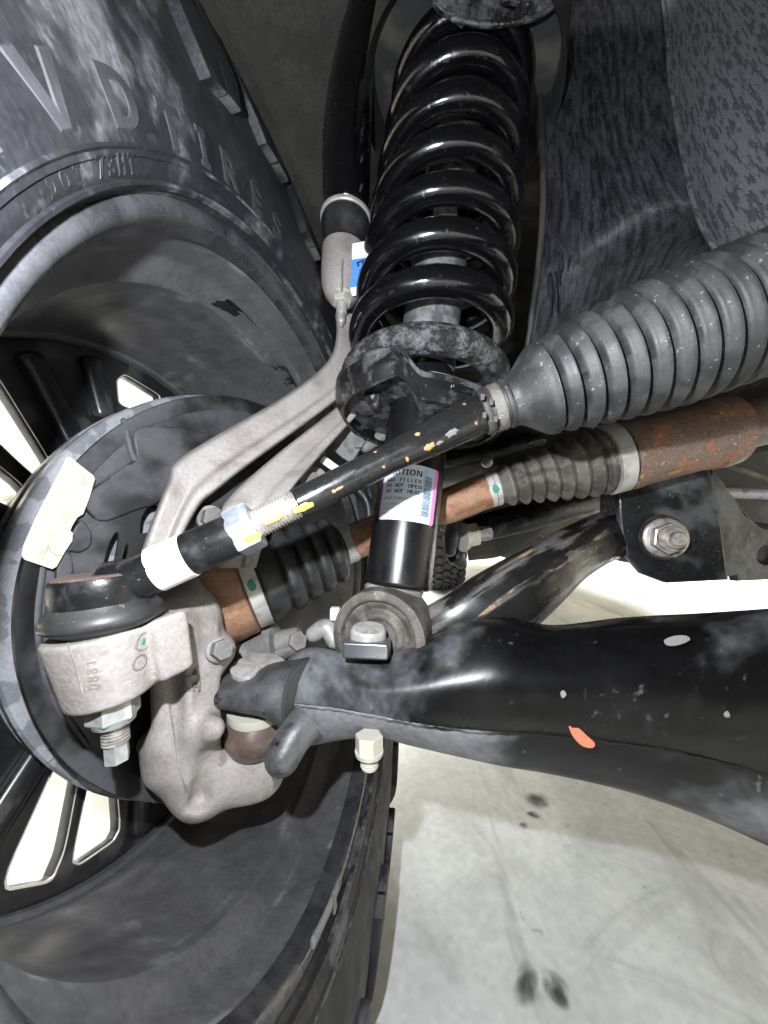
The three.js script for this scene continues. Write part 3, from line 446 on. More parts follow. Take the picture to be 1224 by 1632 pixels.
  { const inv = wheelM.clone().invert(), e0 = EYE.clone().applyMatrix4(inv), rbar = [[-0.034, 0.2235], [-0.040, 0.2175], [-0.046, 0.2135], [-0.07, 0.2115], [-0.14, 0.207]], rAt = (z) => { for (let i = 1; i < rbar.length; i++) if (z >= rbar[i][0]) return lerp(rbar[i - 1][1], rbar[i][1], clamp((z - rbar[i - 1][0]) / (rbar[i][0] - rbar[i - 1][0]))); return 0.207; };
    const hit = (px, py) => { const d = P(px, py, 1).applyMatrix4(inv).sub(e0); for (let t = 0.1; t < 0.7; t += 0.0006) { const q = e0.clone().addScaledVector(d, t); if (q.z < -0.034 && Math.hypot(q.x, q.y) > rAt(q.z)) return q; } return null; };
    const smear = (px, py, w, h, rot) => { const rows = [], n = 36, c = hit(px, py), p1 = rnd() * 6, p2 = rnd() * 6; if (!c) return; const rr = rAt(c.z) - 0.0004, th0 = Math.atan2(c.y, c.x), pos = [V(Math.cos(th0) * rr, Math.sin(th0) * rr, c.z)], idx = [];
      for (let i = 0; i < n; i++) { const a = i / n * 6.2832, g = 0.85 + 0.25 * Math.sin(3 * a + p1) + 0.16 * Math.sin(7 * a + p2) + 0.08 * rnd(), u = Math.cos(a) * w * g, v = Math.sin(a) * h * g, x = u * Math.cos(rot) - v * Math.sin(rot), y = u * Math.sin(rot) + v * Math.cos(rot), q = hit(px + x, py + y) ?? c, r2 = rAt(q.z) - 0.0004, th = Math.atan2(q.y, q.x); pos.push(V(Math.cos(th) * r2, Math.sin(th) * r2, q.z)); }
      for (let i = 0; i < n; i++) idx.push(0, 1 + i, 1 + (i + 1) % n);
      const g = new THREE.BufferGeometry(); g.setAttribute('position', new THREE.Float32BufferAttribute(pos.flatMap((p) => [p.x, p.y, p.z]), 3)); g.setAttribute('uv', new THREE.Float32BufferAttribute(pos.flatMap((p) => [p.x, p.z]), 2)); g.setIndex(idx); g.computeVertexNormals(); mesh('wet_mark', g, M.wet, rim); };
    for (const q of [[380, 484, 38, 8, 0.1], [392, 462, 30, 7, -0.35], [366, 492, 24, 7, 0.3], [465, 606, 38, 7, -0.12], [455, 588, 24, 5, 0.25], [480, 585, 16, 8, 0.8]]) smear(...q); }
  // balance weight clipped to the flange
  const bw = []; for (let i = 0; i <= 8; i++) { const a = (180 + lerp(97.6, 110.5, i / 8)) * DEG; bw.push([V(-Math.cos(a) * 0.2262, Math.sin(a) * 0.2262, 0.0085), 0.0018, 0.0032]); }
  const bal = mesh('balance_weight', sweepV(bw.map(([p, a, b]) => [p, a, b]), { sub: 2, seg: 12, up: Z }), M.greyPlastic, rim);
  mesh('clip', new RoundedBoxGeometry(0.006, 0.012, 0.003, 2, 0.001).applyMatrix4(new THREE.Matrix4().makeTranslation(bw[2][0].x, bw[2][0].y - 0.004, 0.008)), M.greyPlastic, bal);
  // spoke face with window pairs, each window edge machined bright
  const pol = (a, r) => new THREE.Vector2(r * Math.cos((180 - a) * DEG), r * Math.sin((180 - a) * DEG));
  const win = [[[46.8, 0.192], [57.5, 0.193], [54.5, 0.115], [47, 0.115]], [[33, 0.192], [42.8, 0.192], [43, 0.115], [33, 0.12]],
    [[86.5, 0.16], [87, 0.183], [90, 0.1915], [102.5, 0.189], [103, 0.183], [99, 0.162]], [[108, 0.186], [119, 0.19], [116, 0.145], [107, 0.15]],
    [[-50.5, 0.193], [-60.8, 0.195], [-61.6, 0.18], [-56, 0.115], [-49, 0.12]], [[-63.8, 0.188], [-66, 0.192], [-74, 0.189], [-75.5, 0.183], [-70, 0.13], [-61, 0.122]],
    [[-100, 0.19], [-111, 0.19], [-109, 0.13], [-101, 0.13]], [[-114.5, 0.19], [-125, 0.19], [-122, 0.13], [-114, 0.13]], [[0, 0.19], [11, 0.19], [10, 0.13], [1, 0.13]], [[-14, 0.19], [-3.5, 0.19], [-4, 0.13], [-13, 0.13]],
    [[150, 0.19], [162, 0.19], [160, 0.13], [151, 0.13]], [[166, 0.19], [177, 0.19], [176, 0.13], [167, 0.13]], [[195, 0.19], [206, 0.19], [205, 0.13], [196, 0.13]]];
  const face = new THREE.Shape(); face.absarc(0, 0, 0.2015, 0, 2 * Math.PI, false);
  const bore = new THREE.Path(); bore.absarc(0, 0, 0.035, 0, 2 * Math.PI, true); face.holes.push(bore);
  const rounded = (pts, k = 0.22) => { const o = []; const n = pts.length; for (let i = 0; i < n; i++) { const a = pts[(i + n - 1) % n], b = pts[i], c = pts[(i + 1) % n]; for (let s = 0; s <= 4; s++) { const t = s / 4, p = a.clone().lerp(b, 1 - k), q = c.clone().lerp(b, 1 - k); o.push(p.multiplyScalar((1 - t) ** 2).addScaledVector(b, 2 * t * (1 - t)).addScaledVector(q, t * t)); } } return o; };
  const outlines = win.map((q) => rounded(q.map(([a, r]) => pol(a, r))));
  for (const q of outlines) face.holes.push(new THREE.Path(q));
  const fg = new THREE.ExtrudeGeometry(face, { depth: 0.004, bevelEnabled: true, bevelSize: 0.002, bevelThickness: 0.002, bevelSegments: 2, curveSegments: 90 });
  const sf = mesh('spoke_face', boxUV(toCreasedNormals(fg.translate(0, 0, -0.161), 0.5)), M.spoke, w);
  outlines.forEach((q) => { // bright machined lining of each window
    const inner = q.map((p) => p.clone()), c = inner.reduce((s, p) => s.add(p.clone()), new THREE.Vector2()).multiplyScalar(1 / q.length);
    const sh = new THREE.Shape(q.map((p) => p.clone().sub(c).multiplyScalar(0.995).add(c))); sh.holes.push(new THREE.Path(q.map((p) => p.clone().sub(c).multiplyScalar(0.955).add(c))));
    mesh('window_edge', boxUV(new THREE.ExtrudeGeometry(sh, { depth: 0.024, bevelEnabled: false }).translate(0, 0, -0.1785)), M.machined, sf);
  });
  // rounded pads on the spoke backs
  for (const [a, r0, r1] of [[79.5, 0.15, 0.19], [-80.5, 0.16, 0.19], [30, 0.12, 0.19], [65, 0.12, 0.188], [-42, 0.12, 0.19]]) {
    const p = [pol(a, r0), pol(a, (r0 + r1) / 2), pol(a, r1)];
    mesh('spoke_pad', sweepV(p.map((q) => [V(q.x, q.y, -0.153), 0.006, 0.0085]), { sub: 5, seg: 20, up: Z, pow: 3 }), M.spoke, sf);
  }
}

/* ------------------------------------------------------------------ brake disc and dust shield */
const SC = V(-0.1117, H - 0.0631, -0.3361), SA = V(Math.cos(0.0487) * Math.cos(0.5191), Math.sin(0.0487), Math.cos(0.0487) * Math.sin(0.5191));
{
  const r = thing('brake_disc', 'grey iron brake disc showing past the dust shield edge', 'brake disc');
  mesh('friction_ring', revolve(SC, SA, [[-0.02, 0.06], [-0.02, 0.1675], [-0.0215, 0.169], [-0.0275, 0.169], [-0.0285, 0.168], [-0.0285, 0.09], [-0.035, 0.09], [-0.035, 0.168], [-0.036, 0.169], [-0.042, 0.169], [-0.043, 0.167], [-0.043, 0.06]], { seg: 120, crease: 0.4 }), M.rotor, r);
  mesh('disc_hat', revolve(SC, SA, [[-0.012, 0.06], [-0.06, 0.075], [-0.075, 0.07], [-0.075, 0.03]], { seg: 60 }), M.castDark, r);
  const vane = boxUV(new THREE.BoxGeometry(0.055, 0.003, 0.0064));
  for (let i = 0; i < 40; i++) { const m = mesh('cooling_vane', vane, M.rotor, r); const a = i / 40 * 2 * Math.PI; m.applyMatrix4(frame(SC, SA).multiply(new THREE.Matrix4().makeRotationZ(a)).multiply(new THREE.Matrix4().makeTranslation(0.138, 0, -0.0317))); }
  const s = thing('brake_dust_shield', 'round black dusty brake shield with cream sticker on its edge', 'dust shield');
  const C = SC, n = SA, ring = [];
  const M4 = frame(C, n);
  const sh = new THREE.Shape(); sh.absarc(0, 0, 0.158, 0, 2 * Math.PI, false);
  const I = M4.clone().invert(), L = (x, y) => { const q = onPlane(x, y, C, n).applyMatrix4(I); return [q.x, q.y]; };
  const slot = (list) => sh.holes.push(new THREE.Path(spline(list.map(([x, y]) => L(x, y)), 3, true).map((q) => new THREE.Vector2(...q))));
  slot([[188, 848], [193, 852], [190, 880], [182, 905], [168, 905], [176, 870]]);
  slot([[206, 866], [209, 870], [205, 890], [200, 905], [196, 905], [201, 880]]);
  slot([[250, 803], [242, 806], [230, 822], [227, 845], [232, 850], [262, 840], [270, 815]]);
  const pg = boxUV(toCreasedNormals(new THREE.ExtrudeGeometry(sh, { depth: 0.0016, bevelEnabled: false, curveSegments: 100 }).translate(0, 0, -0.0046), 0.5).applyMatrix4(M4));
  const pan = mesh('shield_pan', pg, M.shield, s);
  mesh('shield_rim', revolve(C, n, [[-0.006, 0.164], [-0.0008, 0.1646], [0.0002, 0.164], [0.0, 0.1605], [-0.0018, 0.155], [-0.0036, 0.1525], [-0.0046, 0.1515]], { seg: 120, crease: 0.7 }), M.shield, s);
  const emb = (o, lift, sub = 4) => mesh('embossed_panel', boxUV(plate(o, C, n, { depth: 0.003, bevel: 0.0012, lift, sub })), M.shield, pan);
  emb([[135, 795], [160, 770], [205, 740], [218, 725], [215, 690], [245, 680], [330, 690], [350, 740], [300, 760], [255, 800], [220, 812], [170, 830], [145, 820]], -0.0012, 3);
  emb([[128, 830], [146, 845], [146, 868], [130, 880], [112, 880], [118, 900], [112, 990], [95, 990], [90, 910], [105, 870]], -0.0014, 3);
  mesh('crease_rib', sweepV([[200, 670], [212, 720], [228, 760], [222, 800]].map(([x, y]) => [onPlane(x, y, C, n).addScaledVector(n, -0.002), 0.002]), { sub: 5, seg: 10 }), M.shield, pan);
  mesh('crease_rib', sweepV([[70, 905], [62, 1000], [82, 1100], [140, 1190]].map(([x, y]) => [onPlane(x, y, C, n).addScaledVector(n, -0.003), 0.0022]), { sub: 6, seg: 10 }), M.shield, pan);
  // sticker wrapped over the rim; its print is faint and its code square is left out
  const so = [[103, 729], [108, 729], [145, 758], [148, 764], [139, 795], [129, 820], [120, 825], [112, 838], [109, 846], [113, 850], [112, 862], [100, 880], [87, 903], [80, 907], [36, 892], [31, 886], [33, 872], [52, 828], [72, 790]];
  const sg = plate(so, C, n, { depth: 0.0006, bevel: 0.0002, lift: 0.0028 });
  const sp = sg.attributes.position, suv = sg.attributes.uv;
  const Lq = [L(30, 900), L(80, 907), L(105, 729)], ex = new THREE.Vector2(Lq[1][0] - Lq[0][0], Lq[1][1] - Lq[0][1]), ey = new THREE.Vector2(Lq[2][0] - Lq[0][0], Lq[2][1] - Lq[0][1]), det = ex.x * ey.y - ex.y * ey.x;
  for (let i = 0; i < sp.count; i++) { const q = V(sp.getX(i), sp.getY(i), sp.getZ(i)).applyMatrix4(I), dx = q.x - Lq[0][0], dy = q.y - Lq[0][1]; suv.setXY(i, (dx * ey.y - dy * ey.x) / det, (ex.x * dy - ex.y * dx) / det); }
  const st = canvasTex(256, 640, (x, w, h) => { x.fillStyle = '#a39d90'; x.fillRect(0, 0, w, h); for (let i = 0; i < 500; i++) { x.fillStyle = `rgba(${rnd() > 0.5 ? '190,182,166' : '112,104,92'},${0.04 + 0.07 * rnd()})`; x.beginPath(); x.arc(rnd() * w, rnd() * h, 6 + rnd() * 34, 0, 7); x.fill(); }
    x.fillStyle = 'rgba(90,86,80,.75)'; x.font = '26px sans-serif'; x.save(); x.translate(214, 330); x.rotate(-1.5); x.fillText('282', 0, 0); x.restore(); x.save(); x.translate(150, 600); x.rotate(-1.45); x.fillText('RCB5P', 0, 0); x.fillText('02', 70, 60); x.restore(); x.strokeStyle = 'rgba(80,76,70,.8)'; x.lineWidth = 3; x.beginPath(); x.moveTo(130, 500); x.quadraticCurveTo(170, 560, 256, 560); x.stroke(); });
  const sk = mesh('sticker', sg, new THREE.MeshStandardMaterial({ name: 'cream sticker', map: st, roughness: 0.5 }), s);
  sk.userData.label = 'torn cream paper sticker stuck over the shield edge';
}

/* ------------------------------------------------------------------ steering knuckle */
{
  const k = thing('steering_knuckle', 'beige cast steering knuckle with long curved upper arm', 'steering knuckle');
  const bossA = P(162, 1003, 0.189), bossB = P(176, 1112, 0.189), ax = bossB.clone().sub(bossA).normalize();
  const b1 = P(298, 1108, 0.250), r1 = V(0.86, 0, 0.51).normalize(), u1 = V(-0.03, 1, 0).normalize();
  const parts = [
    [sdDisc(bossA, bossB, 0.0245, 0.0185, 0.0022), 0.004],
    [sdCone(P(175, 1045, 0.198), P(262, 1020, 0.226), 0.0165, 0.0155), 0.005],
    [sdBox(P(235, 1030, 0.212), r1, V(-0.25, 0.97, 0).normalize(), r1.clone().cross(V(-0.25, 0.97, 0).normalize()), 0.03, 0.0165, 0.009, 0.003), 0.005],
    [sdCone(P(262, 1005, 0.228), P(300, 985, 0.255), 0.015, 0.02), 0.01],
    [sdBox(b1, r1, u1, r1.clone().cross(u1), 0.0205, 0.047, 0.012, 0.004), 0.009],
    [sdCone(P(312, 1010, 0.262), P(326, 1060, 0.26), 0.013, 0.014), 0.01],
    [sdCone(P(345, 1037, 0.256), P(338, 1040, 0.268), 0.0125, 0.0125), 0.006],
    [sdCone(P(256, 1085, 0.236), P(272, 1215, 0.240), 0.006, 0.010), 0.010],
    [sdCone(P(270, 1215, 0.240), P(320, 1262, 0.250), 0.014, 0.013), 0.014],
    [sdCone(P(300, 1180, 0.246), P(338, 1162, 0.232), 0.0105, 0.0075), 0.012],
    [sdCone(P(322, 1250, 0.252), P(405, 1215, 0.274), 0.0165, 0.0215), 0.016],
    [sdDisc(P(408, 1180, 0.274), P(402, 1250, 0.274), 0.0225, 0.019, 0.005), 0.012],
    [sdCone(P(296, 1005, 0.26), P(285, 945, 0.275), 0.019, 0.017), 0.014],
    [sdCone(P(258, 1190, 0.236), P(240, 1185, 0.246), 0.010, 0.008), 0.008],
  ];
  const f = (x, y, z) => { let d = 1; for (const [q, kk] of parts) d = smin(d, q(x, y, z), kk); return d; };
  const carve = sdCone(P(335, 1215, 0.232), P(318, 1275, 0.236), 0.006, 0.006), web = sdBox(P(296, 1092, 0.2405), r1, u1, r1.clone().cross(u1), 0.0125, 0.042, 0.0022, 0.002);
  const g = (x, y, z) => smax(f(x, y, z), -carve(x, y, z), 0.006);
  const body = mesh('knuckle_body', sdfMesh(g, V(-0.2, H - 0.22, -0.36), V(-0.065, H - 0.02, -0.15), 0.0016), M.cast, k);
  // cast marks on the boss and the body
  const mark = (ch, C, n, up, size) => { const q = new TextGeometry(ch, { font, size, depth: 0.0012, curveSegments: 3, bevelEnabled: false }); q.computeBoundingBox(); const b = q.boundingBox; q.translate(-(b.min.x + b.max.x) / 2, -(b.min.y + b.max.y) / 2, -0.0006); q.applyMatrix4(frame(C, n, up)); return q; };
  const proj = (px, py, d0, d1) => { let d = d0; for (; d < d1; d += 0.0004) { const p = P(px, py, d); if (g(p.x, p.y, p.z) < 0) break; } return P(px, py, d); };
  const grad = (p) => { const e = 0.0008; return V(g(p.x + e, p.y, p.z) - g(p.x - e, p.y, p.z), g(p.x, p.y + e, p.z) - g(p.x, p.y - e, p.z), g(p.x, p.y, p.z + e) - g(p.x, p.y, p.z - e)).normalize(); };
  const put = (ch, px, py, up, size) => { const p = proj(px, py, 0.15, 0.3); mesh('cast_mark', mark(ch, p, grad(p), up, size), M.cast, k); };
  ['0', '8', '8', '1'].forEach((c, i) => put(c, 150 - i * 1.5, 1093 - i * 12, V(-1, 0.1, 0), 0.0042));
  for (const [c, y, z] of [['24', 1072, 0.0045], ['RH', 1094, 0.0055]]) { const p = proj(306, y, 0.15, 0.3); mesh('cast_mark', mark(c, p, V(0.3, 0.1, 0.94).normalize(), V(0, 1, 0), z), M.castDark, k); }
  { const p = proj(228, 1022, 0.15, 0.3), n = grad(p); mesh('cast_ring', new THREE.TorusGeometry(0.0042, 0.0006, 8, 28).applyMatrix4(frame(p, n)), M.cast, k); mesh('paint_dot', new THREE.SphereGeometry(0.0016, 10, 6).scale(0.7, 1.1, 0.2).applyMatrix4(frame(p.clone().addScaledVector(n, 0.0003), n)), M.green, k);
    const p2 = proj(222, 1055, 0.15, 0.3), n2 = grad(p2); mesh('cast_ring', new THREE.TorusGeometry(0.0036, 0.0006, 8, 28).applyMatrix4(frame(p2, n2)), M.cast, k); }
  const ridge = (pts, r, mat = M.cast, name = 'parting_line') => mesh(name, sweepV(spline(pts.map((q) => [...q]), 6).map(([x, y]) => [proj(x, y, 0.15, 0.32), r]), { sub: 1, seg: 8, round: [0.5, 0.5] }), mat, k);
  ridge([[271, 1122], [274, 1145], [280, 1180], [286, 1222], [298, 1262]], 0.0007); ridge([[108, 1022], [122, 1066], [132, 1104]], 0.0006);
  // upper arm: two ribs with a dark slot between them
  const rib = (E, G, d, th, name) => {
    const n = E.length, secs = [];
    for (let i = 0; i < n; i++) {
      const A = P(E[i][0], E[i][1], d[i]), B = P(G[i][0], G[i][1], d[i] + (th > 0.012 ? 0.004 : 0.008)), nn = A.clone().add(B).multiplyScalar(0.5).sub(EYE).normalize(), t = th;
      const at = (u, w) => A.clone().lerp(B, u).addScaledVector(nn, w * t);
      secs.push([at(0.0, 0.5), at(0.03, 0.12), at(0.14, -0.06), at(0.45, 0.1), at(0.62, 0.16), at(0.74, -0.05), at(0.93, 0.0), at(1.0, 0.3), at(1.0, 0.75), at(0.8, 1), at(0.2, 1)]);
    }
    return mesh(name, loft(secs, { su: 6, sv: 4 }), M.cast, k);
  };
  rib([[214, 905], [240, 835], [268, 765], [278, 738], [330, 702], [430, 645], [492, 604], [526, 570], [536, 535], [534, 500]],
    [[285, 905], [290, 860], [318, 806], [345, 782], [395, 742], [478, 682], [535, 640], [575, 605], [592, 570], [566, 500]],
    [0.246, 0.252, 0.262, 0.268, 0.285, 0.315, 0.335, 0.35, 0.36, 0.364], 0.022, 'upper_arm');
  rib([[340, 905], [350, 830], [366, 792], [440, 725], [520, 662], [575, 615], [600, 585]],
    [[408, 905], [425, 850], [456, 792], [500, 738], [560, 672], [612, 620], [625, 600]],
    [0.275, 0.28, 0.288, 0.315, 0.34, 0.36, 0.37], 0.012, 'upper_arm_web');
  // eye at the top that takes the upper joint
  const ea = P(548, 398, 0.372), eb = P(545, 472, 0.366), ed = eb.clone().sub(ea), el = ed.length();
  mesh('joint_eye', revolve(ea, ed, [[0, 0.019], [0, 0.0205], [0.001, 0.0215], [el * 0.55, 0.0215], [el * 0.8, 0.0205], [el * 1.02, 0.0165], [el * 1.15, 0.0105], [el * 1.15, 0]], { sub: 0, crease: 0.5 }), M.cast, k);
  mesh('casting_seam', sweepV([[547, 402, 0.3495], [545, 440, 0.3455], [544, 462, 0.3455]].map(([x, y, d]) => [P(x, y, d), 0.0009]), { seg: 8 }), M.cast, k);
  // bolts that hold the hub
  for (const [x, y, d, q] of [[349, 1036, 0.243, 0.0118], [336, 826, 0.29, 0.015], [470, 1022, 0.33, 0.0145]]) {
    const dir = P(x, y, d).sub(EYE).normalize().multiplyScalar(-1).add(V(0.45, 0.05, 0)).normalize();
    const b = mesh('hub_bolt', hexGeo(P(x, y, d), dir, q, 0.009, 0, 0.3), x > 400 ? M.cast : M.castDark, k);
    mesh('bolt_flange', revolve(P(x, y, d), dir, [[-0.004, 0], [-0.004, q * 0.68], [0, q * 0.68], [0.001, q * 0.6], [0.001, 0]]), M.castDark, b);
  }
  // hub carrier and bearing housing behind the joint
  mesh('bearing_housing', revolve(P(318, 955, 0.325), V(-0.94, -0.08, -0.34), [[-0.014, 0.03], [-0.012, 0.040], [0.012, 0.042], [0.02, 0.05], [0.04, 0.052], [0.04, 0]], { crease: 0.6 }), M.castDark, k);
  mesh('hub_spindle_boss', revolve(P(480, 1020, 0.335), P(400, 1040, 0.335).sub(P(480, 1020, 0.335)), [[0, 0], [0, 0.011], [0.004, 0.0125], [0.02, 0.013], [0.022, 0.02], [0.06, 0.022], [0.06, 0]]), M.castDark, k);
}

/* ------------------------------------------------------------------ upper control arm and its joint */
{
  const u = thing('upper_control_arm', 'black upper suspension arm rising from its ball joint beside the coil spring', 'control arm');
  mesh('arm_tube', sweep([[552, 338, 0.376, 0.0225], [552, 290, 0.38, 0.0245], [553, 215, 0.392, 0.0255], [562, 120, 0.407, 0.0235], [585, 20, 0.425, 0.022], [612, -70, 0.44, 0.021]], { sub: 8, seg: 28, up: V(0, 0, 1), round: [0.3, 0.5] }), M.gloss, u);
  const a = P(551, 352, 0.3745), d = P(546, 470, 0.366).sub(P(552, 330, 0.3765)).normalize();
  mesh('clamp_ring', revolve(a.clone().addScaledVector(d, -0.004), d, [[0, 0.02], [0, 0.0245], [0.001, 0.0256], [0.004, 0.0256], [0.005, 0.0245], [0.005, 0.02]]), M.band, u);
  mesh('joint_boot', revolve(a, d, [[0, 0.0235], [0.005, 0.0245], [0.012, 0.0235], [0.018, 0.0215], [0.026, 0.0195], [0.03, 0.0195]], { sub: 4 }), M.rubber, u);
  const nb = P(545.5, 470, 0.362);
  const nut = mesh('nut', hexGeo(nb, d, 0.0165, 0.010, 0, 0.2), M.cream, u);
  mesh('nut_flange', revolve(nb, d, [[-0.001, 0], [-0.001, 0.0115], [0.0015, 0.0115], [0.003, 0.0095], [0.003, 0]]), M.cream, nut);
  mesh('stud', revolve(nb, d, [...threadProf(0.008, 0.02, 0.0052, 0.0012, 0.0005), [0.02, 0.0038], [0.028, 0.0038], [0.029, 0.003], [0.029, 0.0022], [0.033, 0.002], [0.033, 0]]), M.zinc, u);
}

/* ------------------------------------------------------------------ damper and coil spring */
const D0 = P(638, 900, 0.300), D1 = P(746, 60, 0.42), DD = D1.clone().sub(D0).normalize();
const DX = V(1, 0, 0).addScaledVector(DD, -DD.x).normalize(), DZ = DX.clone().cross(DD);        // DZ points at the viewer
const onDamper = (s, ang, r) => D0.clone().addScaledVector(DD, s).addScaledVector(DX, Math.sin(ang) * r).addScaledVector(DZ, Math.cos(ang) * r);
{
  const t = thing('damper', 'black gas damper tube with caution label above its rubber eye', 'damper');
  const R = 0.0268, s0 = -0.019;
  mesh('damper_tube', revolve(D0, DD, [[s0, 0], [s0, R - 0.004], [s0 + 0.001, R - 0.0015], [s0 + 0.0035, R], [0.17, R], [0.172, R - 0.001], [0.172, 0]], { seg: 72, crease: 0.9 }), M.damper, t);
  mesh('damper_sleeve', revolve(D0, DD, [[0.172, 0], [0.172, R - 0.0005], [0.30, R - 0.0005], [0.301, R - 0.004], [0.301, 0]], { seg: 60 }), M.damperDust, t);
  mesh('piston_rod', revolve(D0, DD, [[0.30, 0], [0.30, 0.012], [0.66, 0.012], [0.66, 0]]), M.steel, t);
  mesh('bump_stop', revolve(D0, DD, [[0.40, 0.012], [0.40, 0.024], [0.415, 0.027], [0.43, 0.023], [0.445, 0.028], [0.46, 0.024], [0.475, 0.03], [0.6, 0.03]], { sub: 4 }), M.rubber, t);
  // the label, part of a cylinder standing 0.3 mm off the tube
  const th0 = -0.98, th1 = 0.86, sA = 0.0315, sB = 0.0765, rows = [], NU = 40, NV = 6;
  for (let i = 0; i <= NU; i++) { const r = []; for (let j = 0; j <= NV; j++) r.push(onDamper(lerp(sA, sB, j / NV), lerp(th0, th1, i / NU), R + 0.0003)); rows.push(r); }
  const lg = gridGeo(rows, false, false), uv = lg.attributes.uv;
  for (let i = 0; i <= NU; i++) for (let j = 0; j <= NV; j++) uv.setXY(i * (NV + 1) + j, i / NU, j / NV);
  const lt = canvasTex(640, 620, (x, w, h) => {
    x.fillStyle = '#c9d2dc'; x.fillRect(0, 0, w, h);
    x.fillStyle = '#dc7dbd'; x.fillRect(w - 56, 0, 56, h); x.fillRect(0, 0, 22, h);
    x.fillStyle = '#adc2d8'; x.fillRect(w - 190, 0, 134, h); x.fillRect(w - 560, 0, 6, 0);
    x.fillStyle = '#15161c'; x.font = 'bold 92px sans-serif'; x.textAlign = 'left'; x.fillText('CAUTION', 30, 124, 415);
    x.font = 'bold 58px sans-serif'; const sp = (t, y) => { [...t].forEach((c, i) => x.fillText(c, 60 + i * 378 / t.length, y)); }; sp('GAS FILLED', 200); sp('DO NOT OPEN', 262); sp('DO NOT HEAT', 324);
    x.fillStyle = '#3c3f48'; x.font = '46px sans-serif'; x.fillText('MADE FoMoCo USA', 40, 400, 390);
    x.fillStyle = '#6b7078'; x.font = '38px sans-serif'; x.fillText('AE 94 185363', 40, 462, 210); x.fillText('14721-K1A-A', 40, 508, 190); x.fillText('2BW YSA', 40, 566, 140);
    x.font = '60px sans-serif'; x.fillText('HB', 390, 580, 80);
    x.fillStyle = '#4a4f5a'; let y = 110; let q = 5; while (y < 540) { q = (q * 37 + 11) % 101; const b = 4 + q % 9; x.fillRect(w - 170, y, 86, b); y += b + 4 + q % 5; }
    x.globalCompositeOperation = 'destination-in'; x.beginPath(); x.roundRect(0, 0, w, h, 34); x.fill();
  });
  const lm = new THREE.MeshStandardMaterial({ name: 'caution label', map: lt, roughness: 0.32, alphaTest: 0.5 });
  const l = mesh('caution_label', lg, lm, t); l.userData.label = 'white and pink caution label with bar code';
  // lower eye: rubber bush in a ring, with its clamping bolt
  const eC = P(612, 1008, 0.282), eN = V(-0.32, -0.02, 0.95).normalize();
  mesh('eye_ring', revolve(eC, eN, [[-0.018, 0.024], [-0.018, 0.033], [-0.016, 0.0355], [0.012, 0.0355], [0.0155, 0.034], [0.017, 0.031], [0.0165, 0.0285], [0.013, 0.027]], { crease: 0.8, sub: 3, seg: 64 }), M.bootBrown, t);
  mesh('bush', revolve(eC, eN, [[-0.015, 0.028], [0.010, 0.028], [0.0125, 0.025], [0.010, 0.021], [0.0125, 0.018], [0.0135, 0.015], [0.012, 0.012], [0.012, 0]], { sub: 3, crease: 0.9, seg: 64 }), M.bootBrown, t);
  mesh('eye_neck', sweep([[615, 990, 0.286, 0.019, 0.013], [624, 955, 0.292, 0.0215, 0.016], [633, 918, 0.297, 0.0245, 0.0235]], { seg: 32, up: V(1, 0, 0), round: [0.2, 0] }), M.castDark, t);
  const bp = P(588, 1026, 0.262), bd = V(-0.1, -1, 0.1).normalize();
  const blk = mesh('bolt_head', new RoundedBoxGeometry(0.031, 0.011, 0.02, 3, 0.002).applyMatrix4(frame(P(585, 1032, 0.254), V(-0.12, 0.1, 0.98))), M.chrome, t);
  mesh('bolt_cap', revolve(P(587, 1015, 0.259), V(0.03, 1, 0.1), [[-0.002, 0], [-0.002, 0.0125], [0.005, 0.0125], [0.0068, 0.011], [0.0068, 0]]), M.band, blk);

  // coil spring with its lower perch and pad
  const c = thing('coil_spring', 'thick glossy black coil spring wound round the damper', 'coil spring');
  const RC = 0.0625, rw = 0.0114, pitch = 0.0442, sStart = 0.1535, rowsC = [];
  const turns = 8.2, per = 40, a0 = -2.0;
  const pts = [];
  for (let i = 0; i <= turns * per; i++) { const a = a0 + i / per * 2 * Math.PI, n = i / per; const s = sStart + pitch * (n + 0.085 * Math.max(0, n - 3.3) ** 1.5) * lerp(0.6, 1, ss(0.3, 1.1, n)); pts.push([onDamper(s, a, RC), rw]); }
  const dustEnd = Math.round(1.02 * per);
  mesh('coil_wire', sweepV(pts.slice(dustEnd), { sub: 2, seg: 24, up: DD, round: [0, 0] }), M.gloss, c);
  mesh('coil_end', sweepV(pts.slice(0, dustEnd + 1), { sub: 2, seg: 24, up: DD, round: [0.4, 0] }), M.coilDust, c).userData.label = 'dust covered lowest turn';
  // paper tag folded round a turn
  const tt = canvasTex(128, 192, (x, w, h) => { x.fillStyle = '#eef0f2'; x.fillRect(0, 0, w, h); x.fillStyle = '#4d8fe6'; x.fillRect(0, 62, w * 0.8, 100); x.fillStyle = '#1c2c52'; x.font = 'bold 46px sans-serif'; x.save(); x.translate(26, 70); x.rotate(1.3); x.fillText('EV', 0, 0); x.restore(); });
  const tr = []; for (let i = 0; i <= 10; i++) { const r = []; for (let j = 0; j <= 8; j++) { const q = j / 8; r.push(P(lerp(562, 622, i / 10) - 9 * Math.sin(q * 3.1) * (1 - i / 10), lerp(388, 472, q) - i * 1.2, 0.352 - 0.006 * Math.sin(i / 10 * 3.1))); } tr.push(r); }
  const tg = gridGeo(tr, false, false); for (let i = 0; i <= 10; i++) for (let j = 0; j <= 8; j++) tg.attributes.uv.setXY(i * 9 + j, i / 10, 1 - j / 8);
  mesh('paper_tag', tg, new THREE.MeshStandardMaterial({ name: 'paper tag', map: tt, roughness: 0.6 }), c).userData.label = 'white and blue paper tag behind the coil';

  const p = thing('spring_perch', 'stamped black lower spring seat with a stepped rim below the coil', 'spring seat');
  const rowsP = [], rowsS = [], K = 160;
